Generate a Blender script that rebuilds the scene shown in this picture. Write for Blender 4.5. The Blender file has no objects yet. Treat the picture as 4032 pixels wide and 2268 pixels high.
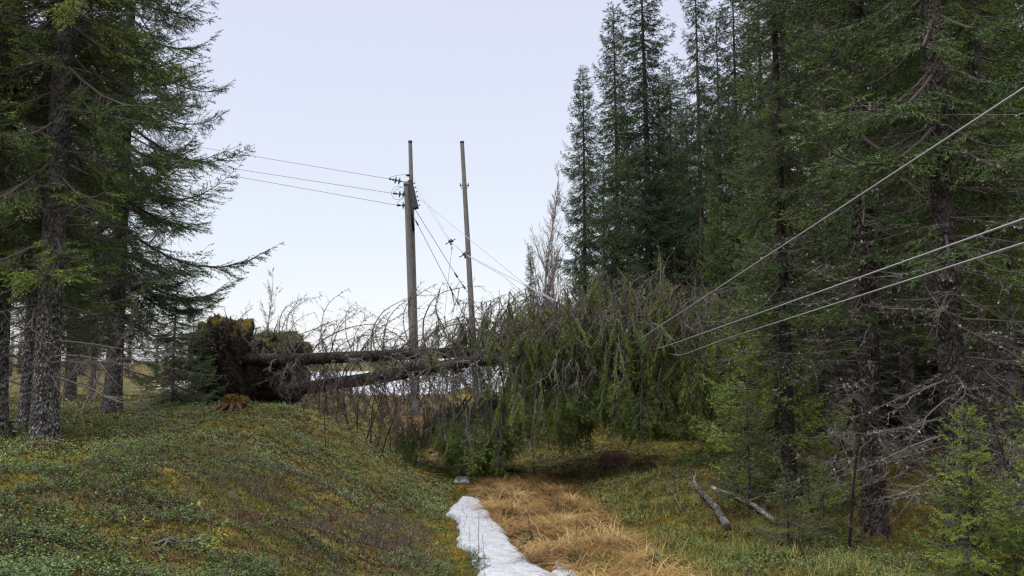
import bpy, math, random
import numpy as np

SC = bpy.context.scene
COL = SC.collection
RNG = np.random.default_rng(7)
random.seed(7)
R = math.radians

# ------------------------------------------------------------------ camera
CAM_Z, PITCH, FPX = 1.6, R(5.2), 739.0
cam_d = bpy.data.cameras.new("camera")
cam_d.sensor_width = 36.0
cam_d.lens = FPX / 1024.0 * 36.0
cam_d.clip_end = 2000.0
cam = bpy.data.objects.new("camera", cam_d)
cam.location = (0, 0, CAM_Z)
cam.rotation_euler = (R(90) + PITCH, 0, 0)
COL.objects.link(cam)
SC.camera = cam

# ------------------------------------------------------------------ sky, sun, exposure
SUN_EL, SUN_AZ = R(48), R(-120)         # behind cloud, over the viewer's left shoulder
w = bpy.data.worlds.new("World")
SC.world = w
w.use_nodes = True
nt = w.node_tree
for n in list(nt.nodes):
    nt.nodes.remove(n)
wout = nt.nodes.new("ShaderNodeOutputWorld")
sky = nt.nodes.new("ShaderNodeTexSky")
sky.sky_type = 'NISHITA'
sky.sun_disc = False
sky.sun_elevation = SUN_EL
sky.sun_rotation = SUN_AZ
sky.dust_density = 1.0
bg1 = nt.nodes.new("ShaderNodeBackground")
bg1.inputs['Strength'].default_value = 0.05
nt.links.new(sky.outputs[0], bg1.inputs['Color'])
# overcast cloud layer: whiter towards the horizon, faint mottling
tc = nt.nodes.new("ShaderNodeTexCoord")
sx = nt.nodes.new("ShaderNodeSeparateXYZ")
nt.links.new(tc.outputs['Generated'], sx.inputs[0])
no = nt.nodes.new("ShaderNodeTexNoise")
no.inputs['Scale'].default_value = 2.4
no.inputs['Detail'].default_value = 4.0
nt.links.new(tc.outputs['Generated'], no.inputs['Vector'])
ma = nt.nodes.new("ShaderNodeMath"); ma.operation = 'MULTIPLY_ADD'
ma.inputs[1].default_value = 0.20
nt.links.new(no.outputs[0], ma.inputs[0])
nt.links.new(sx.outputs['Z'], ma.inputs[2])
cr = nt.nodes.new("ShaderNodeValToRGB")
SKY_MAX = 5.0                     # brightest overhead like overcast, boosted there out of view to light the foreground
el_ = cr.color_ramp.elements
for p_, c_ in ((0.08, (0.74, 0.74, 0.79)), (0.25, (0.69, 0.70, 0.74)), (0.62, (0.64, 0.645, 0.78)), (0.78, (1.5, 1.5, 1.55)), (1.0, (4.8, 4.8, 4.8))):
    e_ = el_[0] if p_ == 0.08 else el_[len(el_) - 1] if p_ == 1.0 else el_.new(p_)
    e_.position = p_
    e_.color = tuple(v / SKY_MAX for v in c_) + (1,)
nt.links.new(ma.outputs[0], cr.inputs[0])
bg2 = nt.nodes.new("ShaderNodeBackground")
bg2.inputs['Strength'].default_value = SKY_MAX
nt.links.new(cr.outputs[0], bg2.inputs['Color'])
ad = nt.nodes.new("ShaderNodeAddShader")
nt.links.new(bg1.outputs[0], ad.inputs[0])
nt.links.new(bg2.outputs[0], ad.inputs[1])
nt.links.new(ad.outputs[0], wout.inputs['Surface'])

sd = bpy.data.lights.new("sun", 'SUN')
sd.energy = 1.25
sd.angle = R(45)
sd.color = (1.0, 0.96, 0.9)
so = bpy.data.objects.new("sun", sd)
so.rotation_euler = (R(90) - SUN_EL, 0, math.pi - SUN_AZ)
COL.objects.link(so)

SC.view_settings.view_transform = 'Standard'
SC.view_settings.look = 'None'
SC.view_settings.exposure = 0.0
SC.view_settings.gamma = 1.0
SC.view_settings.use_curve_mapping = False
SC.cycles.max_bounces = 6
SC.cycles.diffuse_bounces = 4
SC.cycles.glossy_bounces = 2
SC.cycles.transmission_bounces = 3
SC.cycles.use_denoising = True
SC.cycles.filter_width = 1.3


# ------------------------------------------------------------------ maths helpers
def ray(px, py):
    u, v = (px - 512.0) / FPX, (288.0 - py) / FPX
    c, s = math.cos(PITCH), math.sin(PITCH)
    return np.array([u, c - v * s, s + v * c])


def at(px, py, Y):
    d = ray(px, py)
    return np.array([0, 0, CAM_Z]) + d * (Y / d[1])


def hash2(i, j, seed):
    n = (i * 374761393 + j * 668265263 + seed * 1442695041) & 0xFFFFFFFF
    n = ((n ^ (n >> 13)) * 1274126177) & 0xFFFFFFFF
    return ((n ^ (n >> 16)) & 0xFFFF) / 65535.0


def vnoise(x, y, seed=0):
    x = np.asarray(x, float); y = np.asarray(y, float)
    i = np.floor(x).astype(np.int64); j = np.floor(y).astype(np.int64)
    fx, fy = x - i, y - j
    fx = fx * fx * (3 - 2 * fx); fy = fy * fy * (3 - 2 * fy)
    a, b = hash2(i, j, seed), hash2(i + 1, j, seed)
    c, d = hash2(i, j + 1, seed), hash2(i + 1, j + 1, seed)
    return (a * (1 - fx) + b * fx) * (1 - fy) + (c * (1 - fx) + d * fx) * fy


def fbm(x, y, seed=0, oct=3):
    s, a, t = 0, 0.5, 0
    for k in range(oct):
        s = s + a * vnoise(x * 2 ** k, y * 2 ** k, seed + k * 17)
        t += a; a *= 0.5
    return s / t


def sstep(a, b, x):
    t = np.clip((x - a) / (b - a), 0, 1)
    return t * t * (3 - 2 * t)


def path_x(y):
    return np.interp(y, [-20, 3, 7.3, 11, 16, 23, 32, 60], [1.6, 1.05, 0.57, 0.2, -0.1, -2.2, -4.5, -9.0])


def gnd(x, y, lumps=True):
    x = np.asarray(x, float); y = np.asarray(y, float)
    xp = path_x(y)
    zp = np.interp(y, [-60, -10, 0, 5, 15, 22, 26, 34, 45, 120, 700], [0.3, 0.3, 0, -.3, -1.05, -1.3, -1.1, -.35, -0.15, -1.2, -4])
    zl = np.interp(y, [-60, 0, 3.5, 9, 15, 22, 30, 45, 120, 700], [.8, .68, .62, .52, .44, .2, .0, -0.1, -1.2, -4])
    zr = np.interp(y, [-60, 0, 7, 9, 12, 16, 25, 45, 120, 700], [.1, .05, -.42, -.6, -.62, -.75, -.6, .2, .5, -4])
    dl = xp - 1.2 - x
    dr = x - xp - 1.2
    wl = np.interp(y, [0, 8, 14, 22, 40], [3.0, 3.2, 3.4, 4.5, 8])
    z = zp + (zl - zp) * sstep(0, 1, dl / wl) ** 0.85
    z = z + (zr - zp) * sstep(0, 1, dr / 2.6)
    z = z + 0.28 * np.exp(-((x - 3.0) / 1.3) ** 2 - ((y - 12.5) / 2.0) ** 2)
    if lumps:
        off = sstep(0.0, 0.8, np.maximum(dl, dr))
        z = z + (fbm(x * 0.9, y * 0.9, 3) - 0.5) * (0.12 + 0.16 * off) + (fbm(x * 3, y * 3, 9) - 0.5) * (0.10 + 0.09 * off)
    return z


def hit(px, py, y0=2.0, y1=70.0):
    d = ray(px, py)
    Y = np.arange(y0, y1, 0.02)
    P = np.array([0, 0, CAM_Z]) + d[None] * (Y / d[1])[:, None]
    below = np.nonzero(P[:, 2] < gnd(P[:, 0], P[:, 1]))[0]
    return P[below[0]] if len(below) else P[-1]


def nrm(a):
    return a / np.maximum(np.linalg.norm(a, axis=-1, keepdims=True), 1e-9)


def perp(D, rng):
    return nrm(np.cross(D, rng.normal(size=D.shape)))


def spikes(P, D, ln, r, rng):
    """thin three-sided twigs: (verts, triangles)"""
    P = np.asarray(P); n = len(P)
    ln = np.broadcast_to(ln, (n,))[:, None]; r = np.broadcast_to(r, (n,))[:, None]
    a = perp(D, rng); b = np.cross(D, a)
    V = np.stack([P + r * a, P + r * (-.5 * a + .866 * b), P + r * (-.5 * a - .866 * b), P + D * ln], 1)
    base = np.arange(n)[:, None, None] * 4
    F = base + np.array([[0, 1, 3], [1, 2, 3], [2, 0, 3]])[None]
    return V.reshape(-1, 3), F.reshape(-1, 3)


def barbs(P, D, ln, wd, rng, splay=0.6):
    """needle clusters: one loose triangle each"""
    n = len(P)
    s = perp(D, rng)
    d = nrm(D * 0.8 + s * splay)
    q = perp(d, rng)
    ln = (np.broadcast_to(ln, (n,)) * rng.uniform(.7, 1.25, n))[:, None]
    wd = np.broadcast_to(wd, (n,))[:, None]
    V = np.stack([P - q * wd, P + q * wd, P + d * ln], 1)
    return V.reshape(-1, 3), np.arange(3 * n).reshape(-1, 3)


def tubes(P, Rr, k=5, rng=RNG):
    """m tubes of n points each"""
    P = np.asarray(P, float)
    if P.ndim == 2:
        P = P[None]
    m, n = P.shape[:2]
    Rr = np.broadcast_to(Rr, (m, n))
    T = nrm(np.gradient(P, axis=1))
    ref = perp(T[:, 0], rng)[:, None]
    a = nrm(ref - (ref * T).sum(-1, keepdims=True) * T)
    b = np.cross(T, a)
    an = np.arange(k) * 2 * math.pi / k
    V = P[:, :, None] + Rr[:, :, None, None] * (np.cos(an)[None, None, :, None] * a[:, :, None] + np.sin(an)[None, None, :, None] * b[:, :, None])
    i = np.arange(n - 1)[:, None]; j = np.arange(k)[None]
    q = np.stack([i * k + j, i * k + (j + 1) % k, (i + 1) * k + (j + 1) % k, (i + 1) * k + j], -1).reshape(-1, 4)
    F = (np.arange(m) * n * k)[:, None, None] + q[None]
    return V.reshape(-1, 3), F.reshape(-1, 4)


class Geo:
    def __init__(s):
        s.V, s.T, s.Q, s.mt, s.mq, s.tint, s.n = [], [], [], [], [], [], 0

    def add(s, VF, mat=0, tint=0.5):
        V, F = VF
        if not len(V):
            return
        s.V.append(np.asarray(V, np.float32))
        s.tint.append(np.broadcast_to(np.asarray(tint, np.float32), (len(V),)))
        (s.T if F.shape[1] == 3 else s.Q).append(np.asarray(F) + s.n)
        (s.mt if F.shape[1] == 3 else s.mq).append(np.full(len(F), mat, np.int32))
        s.n += len(V)

    def mesh(s, name, mats, smooth_quads=True):
        me = bpy.data.meshes.new(name)
        V = np.concatenate(s.V)
        T = np.concatenate(s.T) if s.T else np.zeros((0, 3), int)
        Q = np.concatenate(s.Q) if s.Q else np.zeros((0, 4), int)
        loops = np.concatenate([T.ravel(), Q.ravel()]).astype(np.int32)
        start = np.concatenate([np.arange(len(T)) * 3, len(T) * 3 + np.arange(len(Q)) * 4]).astype(np.int32)
        me.vertices.add(len(V)); me.vertices.foreach_set("co", V.ravel())
        me.loops.add(len(loops)); me.loops.foreach_set("vertex_index", loops)
        me.polygons.add(len(start)); me.polygons.foreach_set("loop_start", start)
        mi = np.concatenate(s.mt + s.mq) if (s.mt or s.mq) else np.zeros(0, np.int32)
        me.polygons.foreach_set("material_index", mi.astype(np.int32))
        sm = np.concatenate([np.zeros(len(T), bool), np.full(len(Q), smooth_quads)])
        me.polygons.foreach_set("use_smooth", sm)
        at_ = me.attributes.new("tint", 'FLOAT', 'POINT')
        at_.data.foreach_set("value", np.concatenate(s.tint))
        for m in mats:
            me.materials.append(m)
        me.update(calc_edges=True)
        return me


def link(name, me, parent=None, loc=(0, 0, 0)):
    o = bpy.data.objects.new(name, me)
    COL.objects.link(o)
    o.location = loc
    if parent is not None:
        o.parent = parent
    return o


def tag(o, label=None, cat=None, group=None, kind=None):
    if label: o["label"] = label
    if cat: o["category"] = cat
    if group: o["group"] = group
    if kind: o["kind"] = kind
    return o


def empty(name, loc, label, cat, group=None, rz=0.0):
    o = bpy.data.objects.new(name, None)
    COL.objects.link(o)
    o.empty_display_size = 0.2
    o.location = loc
    o.rotation_euler = (0, 0, rz)
    return tag(o, label, cat, group)


def copy_tree(o, parent=None):
    c = o.copy(); COL.objects.link(c); c.parent = parent
    for ch in list(o.children):
        copy_tree(ch, c)
    return c


# ------------------------------------------------------------------ materials
def mat(name, rough=0.8, spec=0.3):
    m = bpy.data.materials.new(name)
    m.use_nodes = True
    t = m.node_tree
    b = t.nodes["Principled BSDF"]
    b.inputs['Roughness'].default_value = rough
    b.inputs['Specular IOR Level'].default_value = spec
    return m, t, b


def N(t, typ, **kw):
    n = t.nodes.new(typ)
    for k, v in kw.items():
        if k.startswith('i_'):
            n.inputs[k[2:].replace('_', ' ')].default_value = v
        else:
            setattr(n, k, v)
    return n


def ramp(t, fac, stops):
    r = t.nodes.new("ShaderNodeValToRGB")
    el = r.color_ramp.elements
    while len(el) < len(stops):
        el.new(0.5)
    for e_, (p, c) in zip(el, stops):
        e_.position = p; e_.color = (*c, 1)
    t.links.new(fac, r.inputs[0])
    return r.outputs[0]


def mix(t, fac, a, b, mode='MIX'):
    m = t.nodes.new("ShaderNodeMix"); m.data_type = 'RGBA'; m.blend_type = mode
    for sock, v in ((m.inputs[0], fac), (m.inputs[6], a), (m.inputs[7], b)):
        if isinstance(v, (int, float)):
            sock.default_value = v
        elif isinstance(v, tuple):
            sock.default_value = (*v, 1)
        else:
            t.links.new(v, sock)
    return m.outputs[2]


def noise(t, scale, detail=4.0, vec=None, rough=0.55):
    n = t.nodes.new("ShaderNodeTexNoise")
    n.inputs['Scale'].default_value = scale
    n.inputs['Detail'].default_value = detail
    n.inputs['Roughness'].default_value = rough
    if vec is not None:
        t.links.new(vec, n.inputs['Vector'])
    return n.outputs[0]


def attr(t, name):
    a = t.nodes.new("ShaderNodeAttribute"); a.attribute_name = name
    return a.outputs['Fac']


def bump(t, b, h, strength=0.5, dist=0.02):
    n = t.nodes.new("ShaderNodeBump")
    n.inputs['Strength'].default_value = strength
    n.inputs['Distance'].default_value = dist
    t.links.new(h, n.inputs['Height'])
    t.links.new(n.outputs[0], b.inputs['Normal'])


def objcoord(t):
    return t.nodes.new("ShaderNodeTexCoord").outputs['Object']


def tinted(name, stops, rough=0.7, spec=0.25, use_color=True, nscale=None):
    """colour from the tint attribute, multiplied by the object's own colour"""
    m, t, b = mat(name, rough, spec)
    c = ramp(t, attr(t, 'tint'), stops)
    if use_color:
        oi = t.nodes.new("ShaderNodeObjectInfo")
        c = mix(t, 1.0, c, oi.outputs['Color'], 'MULTIPLY')
    t.links.new(c, b.inputs['Base Color'])
    return m


NEEDLE = tinted("spruce_needles", [(0.0, (.028, .048, .020)), (0.45, (.055, .088, .030)), (0.75, (.085, .122, .036)), (1.0, (.125, .150, .046))], 0.65, 0.2)
TWIG = tinted("twig_wood", [(0.0, (.052, .042, .036)), (0.5, (.115, .098, .086)), (1.0, (.24, .22, .20))], 0.9, 0.1, False)
LICHEN = tinted("lichen_tufts", [(0.0, (.07, .065, .06)), (0.5, (.16, .155, .14)), (1.0, (.30, .30, .27))], 0.95, 0.05, False)
REDTWIG = tinted("red_brown_twigs", [(0.0, (.05, .032, .028)), (0.6, (.105, .075, .066)), (1.0, (.19, .15, .135))], 0.9, 0.1, False)
BIRCHTWIG = tinted("birch_twigs", [(0.0, (.10, .075, .065)), (0.6, (.20, .16, .145)), (1.0, (.36, .32, .30))], 0.9, 0.1, False)


def bark_material(name, dark, mid, pale, lichen, lich_amt=0.5, scale=1.0, low=None):
    m, t, b = mat(name, 0.92, 0.1)
    oc = objcoord(t)
    mp = N(t, "ShaderNodeMapping"); mp.inputs['Scale'].default_value = (1, 1, 0.55)
    t.links.new(oc, mp.inputs[0])
    v = N(t, "ShaderNodeTexVoronoi"); v.inputs['Scale'].default_value = 34 * scale
    t.links.new(mp.outputs[0], v.inputs['Vector'])
    c = ramp(t, v.outputs['Distance'], [(0.1, mid), (0.55, dark)])
    c = mix(t, ramp(t, noise(t, 6 * scale, 5, oc), [(0.4, (0, 0, 0)), (0.65, (1, 1, 1))]), c, pale)
    lf = ramp(t, noise(t, 38 * scale, 5, mp.outputs[0], 0.75), [(0.66 - 0.14 * lich_amt, (0, 0, 0)), (0.72 - 0.1 * lich_amt, (1, 1, 1))])
    if low:                                               # lichen thins out up the stem
        sp = N(t, "ShaderNodeSeparateXYZ"); t.links.new(oc, sp.inputs[0])
        mr = N(t, "ShaderNodeMapRange"); t.links.new(sp.outputs['Z'], mr.inputs[0])
        for i_, v_ in enumerate((low * .4, low, 1.0, .12)):
            mr.inputs[i_ + 1].default_value = v_
        mm = N(t, "ShaderNodeMath", operation='MULTIPLY'); t.links.new(lf, mm.inputs[0]); t.links.new(mr.outputs[0], mm.inputs[1])
        lf = mm.outputs[0]
    c = mix(t, lf, c, lichen)
    t.links.new(c, b.inputs['Base Color'])
    bump(t, b, v.outputs['Distance'], 1.0, 0.05)
    return m


BARK = bark_material("spruce_bark", (.035, .028, .024), (.10, .085, .075), (.14, .12, .11), (.26, .25, .235), 0.5)
BARK_PALE = bark_material("lichened_spruce_bark", (.026, .022, .020), (.080, .070, .064), (.10, .092, .085), (.36, .35, .335), 1.0, 1.0, 3.2)
BARK_DARK = bark_material("damp_spruce_bark", (.02, .016, .014), (.055, .046, .042), (.07, .06, .054), (.20, .195, .18), 0.6)


# ------------------------------------------------------------------ ground
def axis(lo, hi, fine_lo, fine_hi, fine, grow=1.14):
    a = list(np.arange(fine_lo, fine_hi, fine))
    s, x = fine, fine_hi
    while x < hi:
        a.append(x); s *= grow; x += s
    a.append(hi)
    s, x = fine, fine_lo - fine
    pre = []
    while x > lo:
        pre.append(x); s *= grow; x -= s
    pre.append(lo)
    return np.array(sorted(pre) + a)


gx = axis(-500, 500, -8, 8, 0.055)
gy = axis(-60, 700, 2.5, 18, 0.055)
GX, GY = np.meshgrid(gx, gy)
GZ = gnd(GX, GY)
nx, ny = len(gx), len(gy)
ii, jj = np.meshgrid(np.arange(ny - 1), np.arange(nx - 1), indexing='ij')
q = np.stack([ii * nx + jj, ii * nx + jj + 1, (ii + 1) * nx + jj + 1, (ii + 1) * nx + jj], -1).reshape(-1, 4)
g = Geo()
xp_ = path_x(GY)
rel = GX - xp_
tan_w = sstep(-0.95, -0.6, rel + (fbm(GX * 1.5, GY * 1.5, 31) - .5) * .6) * (1 - sstep(0.6, 1.5, rel + (fbm(GX * 1.2, GY * 1.2, 37) - .5) * 1.2)) * (1 - 0.0 * GY)
g.add((np.stack([GX, GY, GZ], -1).reshape(-1, 3), q), 0, tan_w.ravel())
m, t, b = mat("forest_floor", 0.95, 0.1)
oc = objcoord(t)
big = noise(t, 1.3, 5, oc, .65)
fine = noise(t, 9.0, 6, oc, 0.7)
moss = ramp(t, fine, [(0.25, (.014, .018, .006)), (0.45, (.040, .042, .012)), (0.6, (.085, .075, .018)), (0.75, (.060, .038, .016))])
gold = ramp(t, fine, [(0.3, (.045, .035, .010)), (0.5, (.14, .10, .018)), (0.7, (.20, .135, .022))])
brown = ramp(t, fine, [(0.3, (.020, .013, .008)), (0.55, (.070, .040, .020)), (0.75, (.12, .065, .028))])
c = mix(t, ramp(t, big, [(0.50, (0, 0, 0)), (0.62, (1, 1, 1))]), moss, gold)
c = mix(t, ramp(t, noise(t, 1.9, 5, oc, .65), [(0.50, (0, 0, 0)), (0.62, (1, 1, 1))]), c, brown)
straw = ramp(t, noise(t, 14, 5, oc, .7), [(0.3, (.03, .018, .010)), (0.5, (.085, .052, .024)), (0.72, (.17, .11, .05))])
c = mix(t, attr(t, 'tint'), c, straw)
t.links.new(c, b.inputs['Base Color'])
bump(t, b, fine, 0.8, 0.05)
tag(link("ground", g.mesh("ground", [m])), kind="structure")


# ------------------------------------------------------------------ snow
SNOW, t, b = mat("old_snow", 0.6, 0.3)
oc = objcoord(t)
c = ramp(t, noise(t, 7, 6, oc, .7), [(0.3, (.23, .24, .265)), (0.6, (.35, .36, .385))])
c = mix(t, ramp(t, noise(t, 30, 3, oc, .6), [(0.66, (0, 0, 0)), (0.78, (1, 1, 1))]), c, (.24, .20, .16))
t.links.new(c, b.inputs['Base Color'])
bump(t, b, noise(t, 22, 5, oc), 0.35, 0.03)


def snow_blob(name, left, right, thick, label, rows=90, cols=26, seed=1, kind=None, edge=.06):
    """left / right: world polylines (n,2) running away from the viewer"""
    left, right = np.asarray(left), np.asarray(right)
    u = np.linspace(0, 1, rows)
    def samp(p):
        s = np.linspace(0, 1, len(p))
        return np.stack([np.interp(u, s, p[:, 0]), np.interp(u, s, p[:, 1])], -1)
    l, r_ = samp(left), samp(right)
    l[:, 0] += (fbm(l[:, 1] * 7, l[:, 0] * 0, seed) - .5) * edge * 2
    r_[:, 0] += (fbm(r_[:, 1] * 7, r_[:, 0] * 0 + 9, seed + 5) - .5) * edge * 2
    v = np.linspace(0, 1, cols)
    X = l[:, None, 0] * (1 - v) + r_[:, None, 0] * v
    Y = l[:, None, 1] * (1 - v) + r_[:, None, 1] * v
    prof = np.minimum(1, np.minimum(v, 1 - v)[None] * 7) * np.minimum(1, np.minimum(u, 1 - u)[:, None] * 14)
    prof = prof ** .5
    lump = (fbm(X * 5, Y * 5, seed + 2) - .5) * thick * .6
    Z = gnd(X, Y) * 0.4 + gnd(X, Y, False) * 0.6 + (thick + lump) * prof - .05 * (1 - prof) + 0.02
    ii, jj = np.meshgrid(np.arange(rows - 1), np.arange(cols - 1), indexing='ij')
    q = np.stack([ii * cols + jj, ii * cols + jj + 1, (ii + 1) * cols + jj + 1, (ii + 1) * cols + jj], -1).reshape(-1, 4)
    g = Geo(); g.add((np.stack([X, Y, Z], -1).reshape(-1, 3), q))
    o = link(name, g.mesh(name, [SNOW]))
    if not kind:                                          # needles and bits of twig fallen on the snow
        rg = np.random.default_rng(seed + 50)
        sel = rg.integers(cols * 3, rows * cols - cols * 3, int(rows * 5))
        PP = np.stack([X, Y, Z], -1).reshape(-1, 3)[sel] + np.array([0, 0, .006])
        DD = nrm(np.stack([rg.normal(0, 1, len(sel)), rg.normal(0, 1, len(sel)), rg.normal(0, .12, len(sel))], -1))
        gl = Geo(); gl.add(spikes(PP, DD, rg.uniform(.008, .035, len(sel)), .0018, rg), 0, .2)
        link("needle_litter", gl.mesh("needle_litter", [TWIG]), o)["kind"] = "stuff"
    if kind:
        tag(o, kind=kind)
    else:
        tag(o, label, "snow", "patches of old snow on the trail")
    return o


def z8(x, y):
    return hit((1500 + x * .5435) / 3.9375, (1600 + y * .5435) / 3.9375)[:2]


SL = [z8(*p) for p in [(700, 1229), (640, 1080), (545, 1030), (560, 930), (548, 830), (470, 790), (500, 740), (560, 690), (590, 650)]]
SR = [z8(*p) for p in [(1330, 1270), (1120, 1180), (1050, 1110), (940, 1000), (900, 920), (830, 860), (800, 775), (750, 740), (720, 690), (650, 652)]]
SL = [(SL[0][0] + .12, SL[0][1] - .8)] + SL
SR = [(SR[0][0] + .35, SR[0][1] - .8)] + SR
_a, _b = np.array(SL), np.array(SR)


def on_snow(x, y):
    return (y > _a[0, 1]) & (y < _a[-1, 1]) & (x > np.interp(y, _a[:, 1], _a[:, 0]) - .03) & (x < np.interp(y, _b[:, 1], _b[:, 0]))


snow_blob("snow_patch", SL, SR, .035, "long narrow tongue of old snow between green bank and straw grass", seed=4)
snow_blob("snow_patch", [z8(1250, 1290), z8(1240, 1180), z8(1260, 1165)], [z8(1420, 1290), z8(1400, 1200), z8(1300, 1165)], .04,
          "small rounded snow scrap beside the long snow tongue near the viewer", 24, 14, 11)
snow_blob("snow_patch", [z8(1330, 1170), z8(1250, 1110), z8(1240, 1090)], [z8(1460, 1190), z8(1380, 1130), z8(1290, 1090)], .04,
          "thin slanting snow scrap lying in the straw tussocks", 24, 14, 17, edge=.03)
snow_blob("snow_patch", [at(452, 482, 16.0)[:2], at(456, 476, 16.8)[:2]], [at(470, 482, 16.0)[:2], at(472, 476, 16.8)[:2]], .015,
          "small snow remnant under the hanging spruce boughs at the trail bend", 16, 10, 21, edge=.04)

# snow-covered bog in the clearing behind the fallen trees, and the strip of snow in the far moss
yy = np.linspace(36, 130, 40)
snow_blob("snow_field", np.stack([-9 - .30 * yy + 3 * fbm(yy * .2, yy * 0, 5), yy], -1), np.stack([-2.0 + .02 * yy + 2 * fbm(yy * .2, yy * 0 + 4, 6), yy], -1), .12, None, 120, 60, 3, "structure", 1.2)


# ------------------------------------------------------------------ spruce boughs
def make_bough(rng, L, fine=True, hang=0.0, sag=.22, up=.22, bare=.12, spread=.42, thin=1.0, pend=0.0):
    """a flat spruce bough along +x; returns wood quads, twig tris, needle tris + tints"""
    ds, dm, st, nl, nw = (.070, .070, .026, .036, .0055) if fine else (.10, .105, .050, .062, .0115)
    ns = max(5, int(L / ds * 2 * thin))
    def ax(s):
        return np.stack([L * s, L * .05 * np.sin(s * 5 + ph) * s, L * (-sag * np.sin(math.pi * .75 * s) + up * s ** 3)], -1)
    ph = rng.uniform(0, 6)
    s = np.sort(rng.uniform(.05, 1, ns))
    p = ax(s); T = nrm(ax(s + .01) - p)
    S = nrm(np.cross(T, np.tile([0, 0, 1.], (ns, 1))))
    sg = rng.choice([-1., 1.], ns)
    l = (spread * L * (1.02 - s) ** .75 * np.minimum(1, .35 + s * 2.2) + .09) * rng.uniform(.5, 1.15, ns)
    l = np.minimum(l, 1.15)
    a = R(1) * rng.uniform(38, 66, ns)
    D = nrm(T * np.cos(a)[:, None] + S * (sg * np.sin(a))[:, None] + np.array([0, 0, 1.]) * rng.uniform(-.28, .14, ns)[:, None] - np.array([-pend, 0, hang]))
    droop = rng.uniform(.05, .30, ns) + hang * .3
    def q(k, u):
        return p[k] + D[k] * (l[k] * u)[:, None] - np.array([0, 0, 1.]) * (droop[k] * l[k] * u * u)[:, None] + np.array([0, 0, .12]) * (l[k] * u ** 4)[:, None]
    # sub-twigs
    cnt = np.maximum(2, (l / dm * thin).astype(int))
    k = np.repeat(np.arange(ns), cnt)
    u = rng.uniform(.12, 1, len(k))
    p2 = q(k, u)
    d0 = nrm(q(k, np.minimum(u + .02, 1.02)) - p2)
    sd_ = nrm(np.cross(d0, np.tile([0, 0, 1.], (len(k), 1)))) * rng.choice([-1., 1.], len(k))[:, None]
    d2 = nrm(d0 * .8 + sd_ * rng.uniform(.35, .85, len(k))[:, None] + rng.normal(0, .16, (len(k), 3)) - np.array([-pend * 1.2, 0, .10 + hang * 1.1]))
    l2 = (.36 * l[k] * (1.05 - u) + .05) * rng.uniform(.6, 1.2, len(k))
    l2 = np.minimum(l2, .30)
    # needles along the sub-twigs
    c2 = np.maximum(2, (l2 / st * 2).astype(int))
    kk = np.repeat(np.arange(len(k)), c2)
    uu = rng.uniform(0, 1, len(kk))
    P = p2[kk] + d2[kk] * (l2[kk] * uu)[:, None] - np.array([0, 0, .15]) * (l2[kk] * uu * uu)[:, None]
    keep = (s[k[kk]] > bare * rng.uniform(.5, 1.6, len(kk)))
    P, Dn = P[keep], d2[kk][keep]
    tn = (rng.uniform(.2, .75) + rng.normal(0, .10, ns)[k] + .16 * (u - .5))[kk][keep] + .18 * (uu[keep] - .5)
    # needles along the side twigs
    c1 = np.maximum(2, (l / st * 1.6).astype(int))
    k1 = np.repeat(np.arange(ns), c1)
    u1 = rng.uniform(.25, 1, len(k1))
    keep = s[k1] > bare
    P1 = q(k1, u1)[keep]; D1 = nrm(q(k1, np.minimum(u1 + .02, 1.02)) - q(k1, u1))[keep]
    tn1 = np.full(len(P1), tn.mean() if len(tn) else .5)
    nv, nf = barbs(np.concatenate([P, P1]), np.concatenate([Dn, D1]), nl, nw, rng)
    tint = np.repeat(np.clip(np.concatenate([tn, tn1]) + rng.normal(0, .07, len(P) + len(P1)), 0, 1), 3)
    # wood
    sa = np.linspace(0, 1, 7)
    A = ax(sa)
    wv, wf = tubes(A, (.006 + .011 * L ** .8) * (1.08 - sa), 4, rng)
    tv, tf = spikes(p, D, l * .9, .0035 + .004 * l, rng)
    m2 = (rng.uniform(size=len(k)) < .45) | (s[k] < bare * 1.3)
    uv, uf = spikes(p2[m2], d2[m2], l2[m2], .0026 if fine else .0034, rng)
    return dict(L=L, wv=wv, wf=wf, tv=np.concatenate([tv, uv]), tf=np.concatenate([tf, uf + len(tv)]), nv=nv, nf=nf, tint=tint)


def lib(seed, fine, lengths=(.35, .7, 1.2, 1.8, 2.6), var=3, **kw):
    r_ = np.random.default_rng(seed)
    return {L: [make_bough(r_, L, fine, **kw) for _ in range(var)] for L in lengths}


def rot(az, el, roll):
    ca, sa, ce, se, cr_, sr = math.cos(az), math.sin(az), math.cos(el), math.sin(el), math.cos(roll), math.sin(roll)
    Rx = np.array([[1, 0, 0], [0, cr_, -sr], [0, sr, cr_]])
    Ry = np.array([[ce, 0, -se], [0, 1, 0], [se, 0, ce]])
    Rz = np.array([[ca, -sa, 0], [sa, ca, 0], [0, 0, 1]])
    return Rz @ Ry @ Rx


def put_bough(g, lb, rng, L, pos, az, el, roll=0.0, dt=0.0, wood=True):
    Lk = min(lb, key=lambda x: abs(math.log(x / L)))
    bo = lb[Lk][rng.integers(len(lb[Lk]))]
    M = rot(az, el, roll) * (L / Lk)
    if rng.uniform() < .5:
        M = M @ np.diag([1., -1., 1.])
    g.add((bo['nv'] @ M.T + pos, bo['nf']), 0, np.clip(bo['tint'] + dt, 0, 1))
    if wood:
        g.add((bo['wv'] @ M.T + pos, bo['wf']), 1, .3)
        g.add((bo['tv'] @ M.T + pos, bo['tf']), 1, .35)


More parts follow.
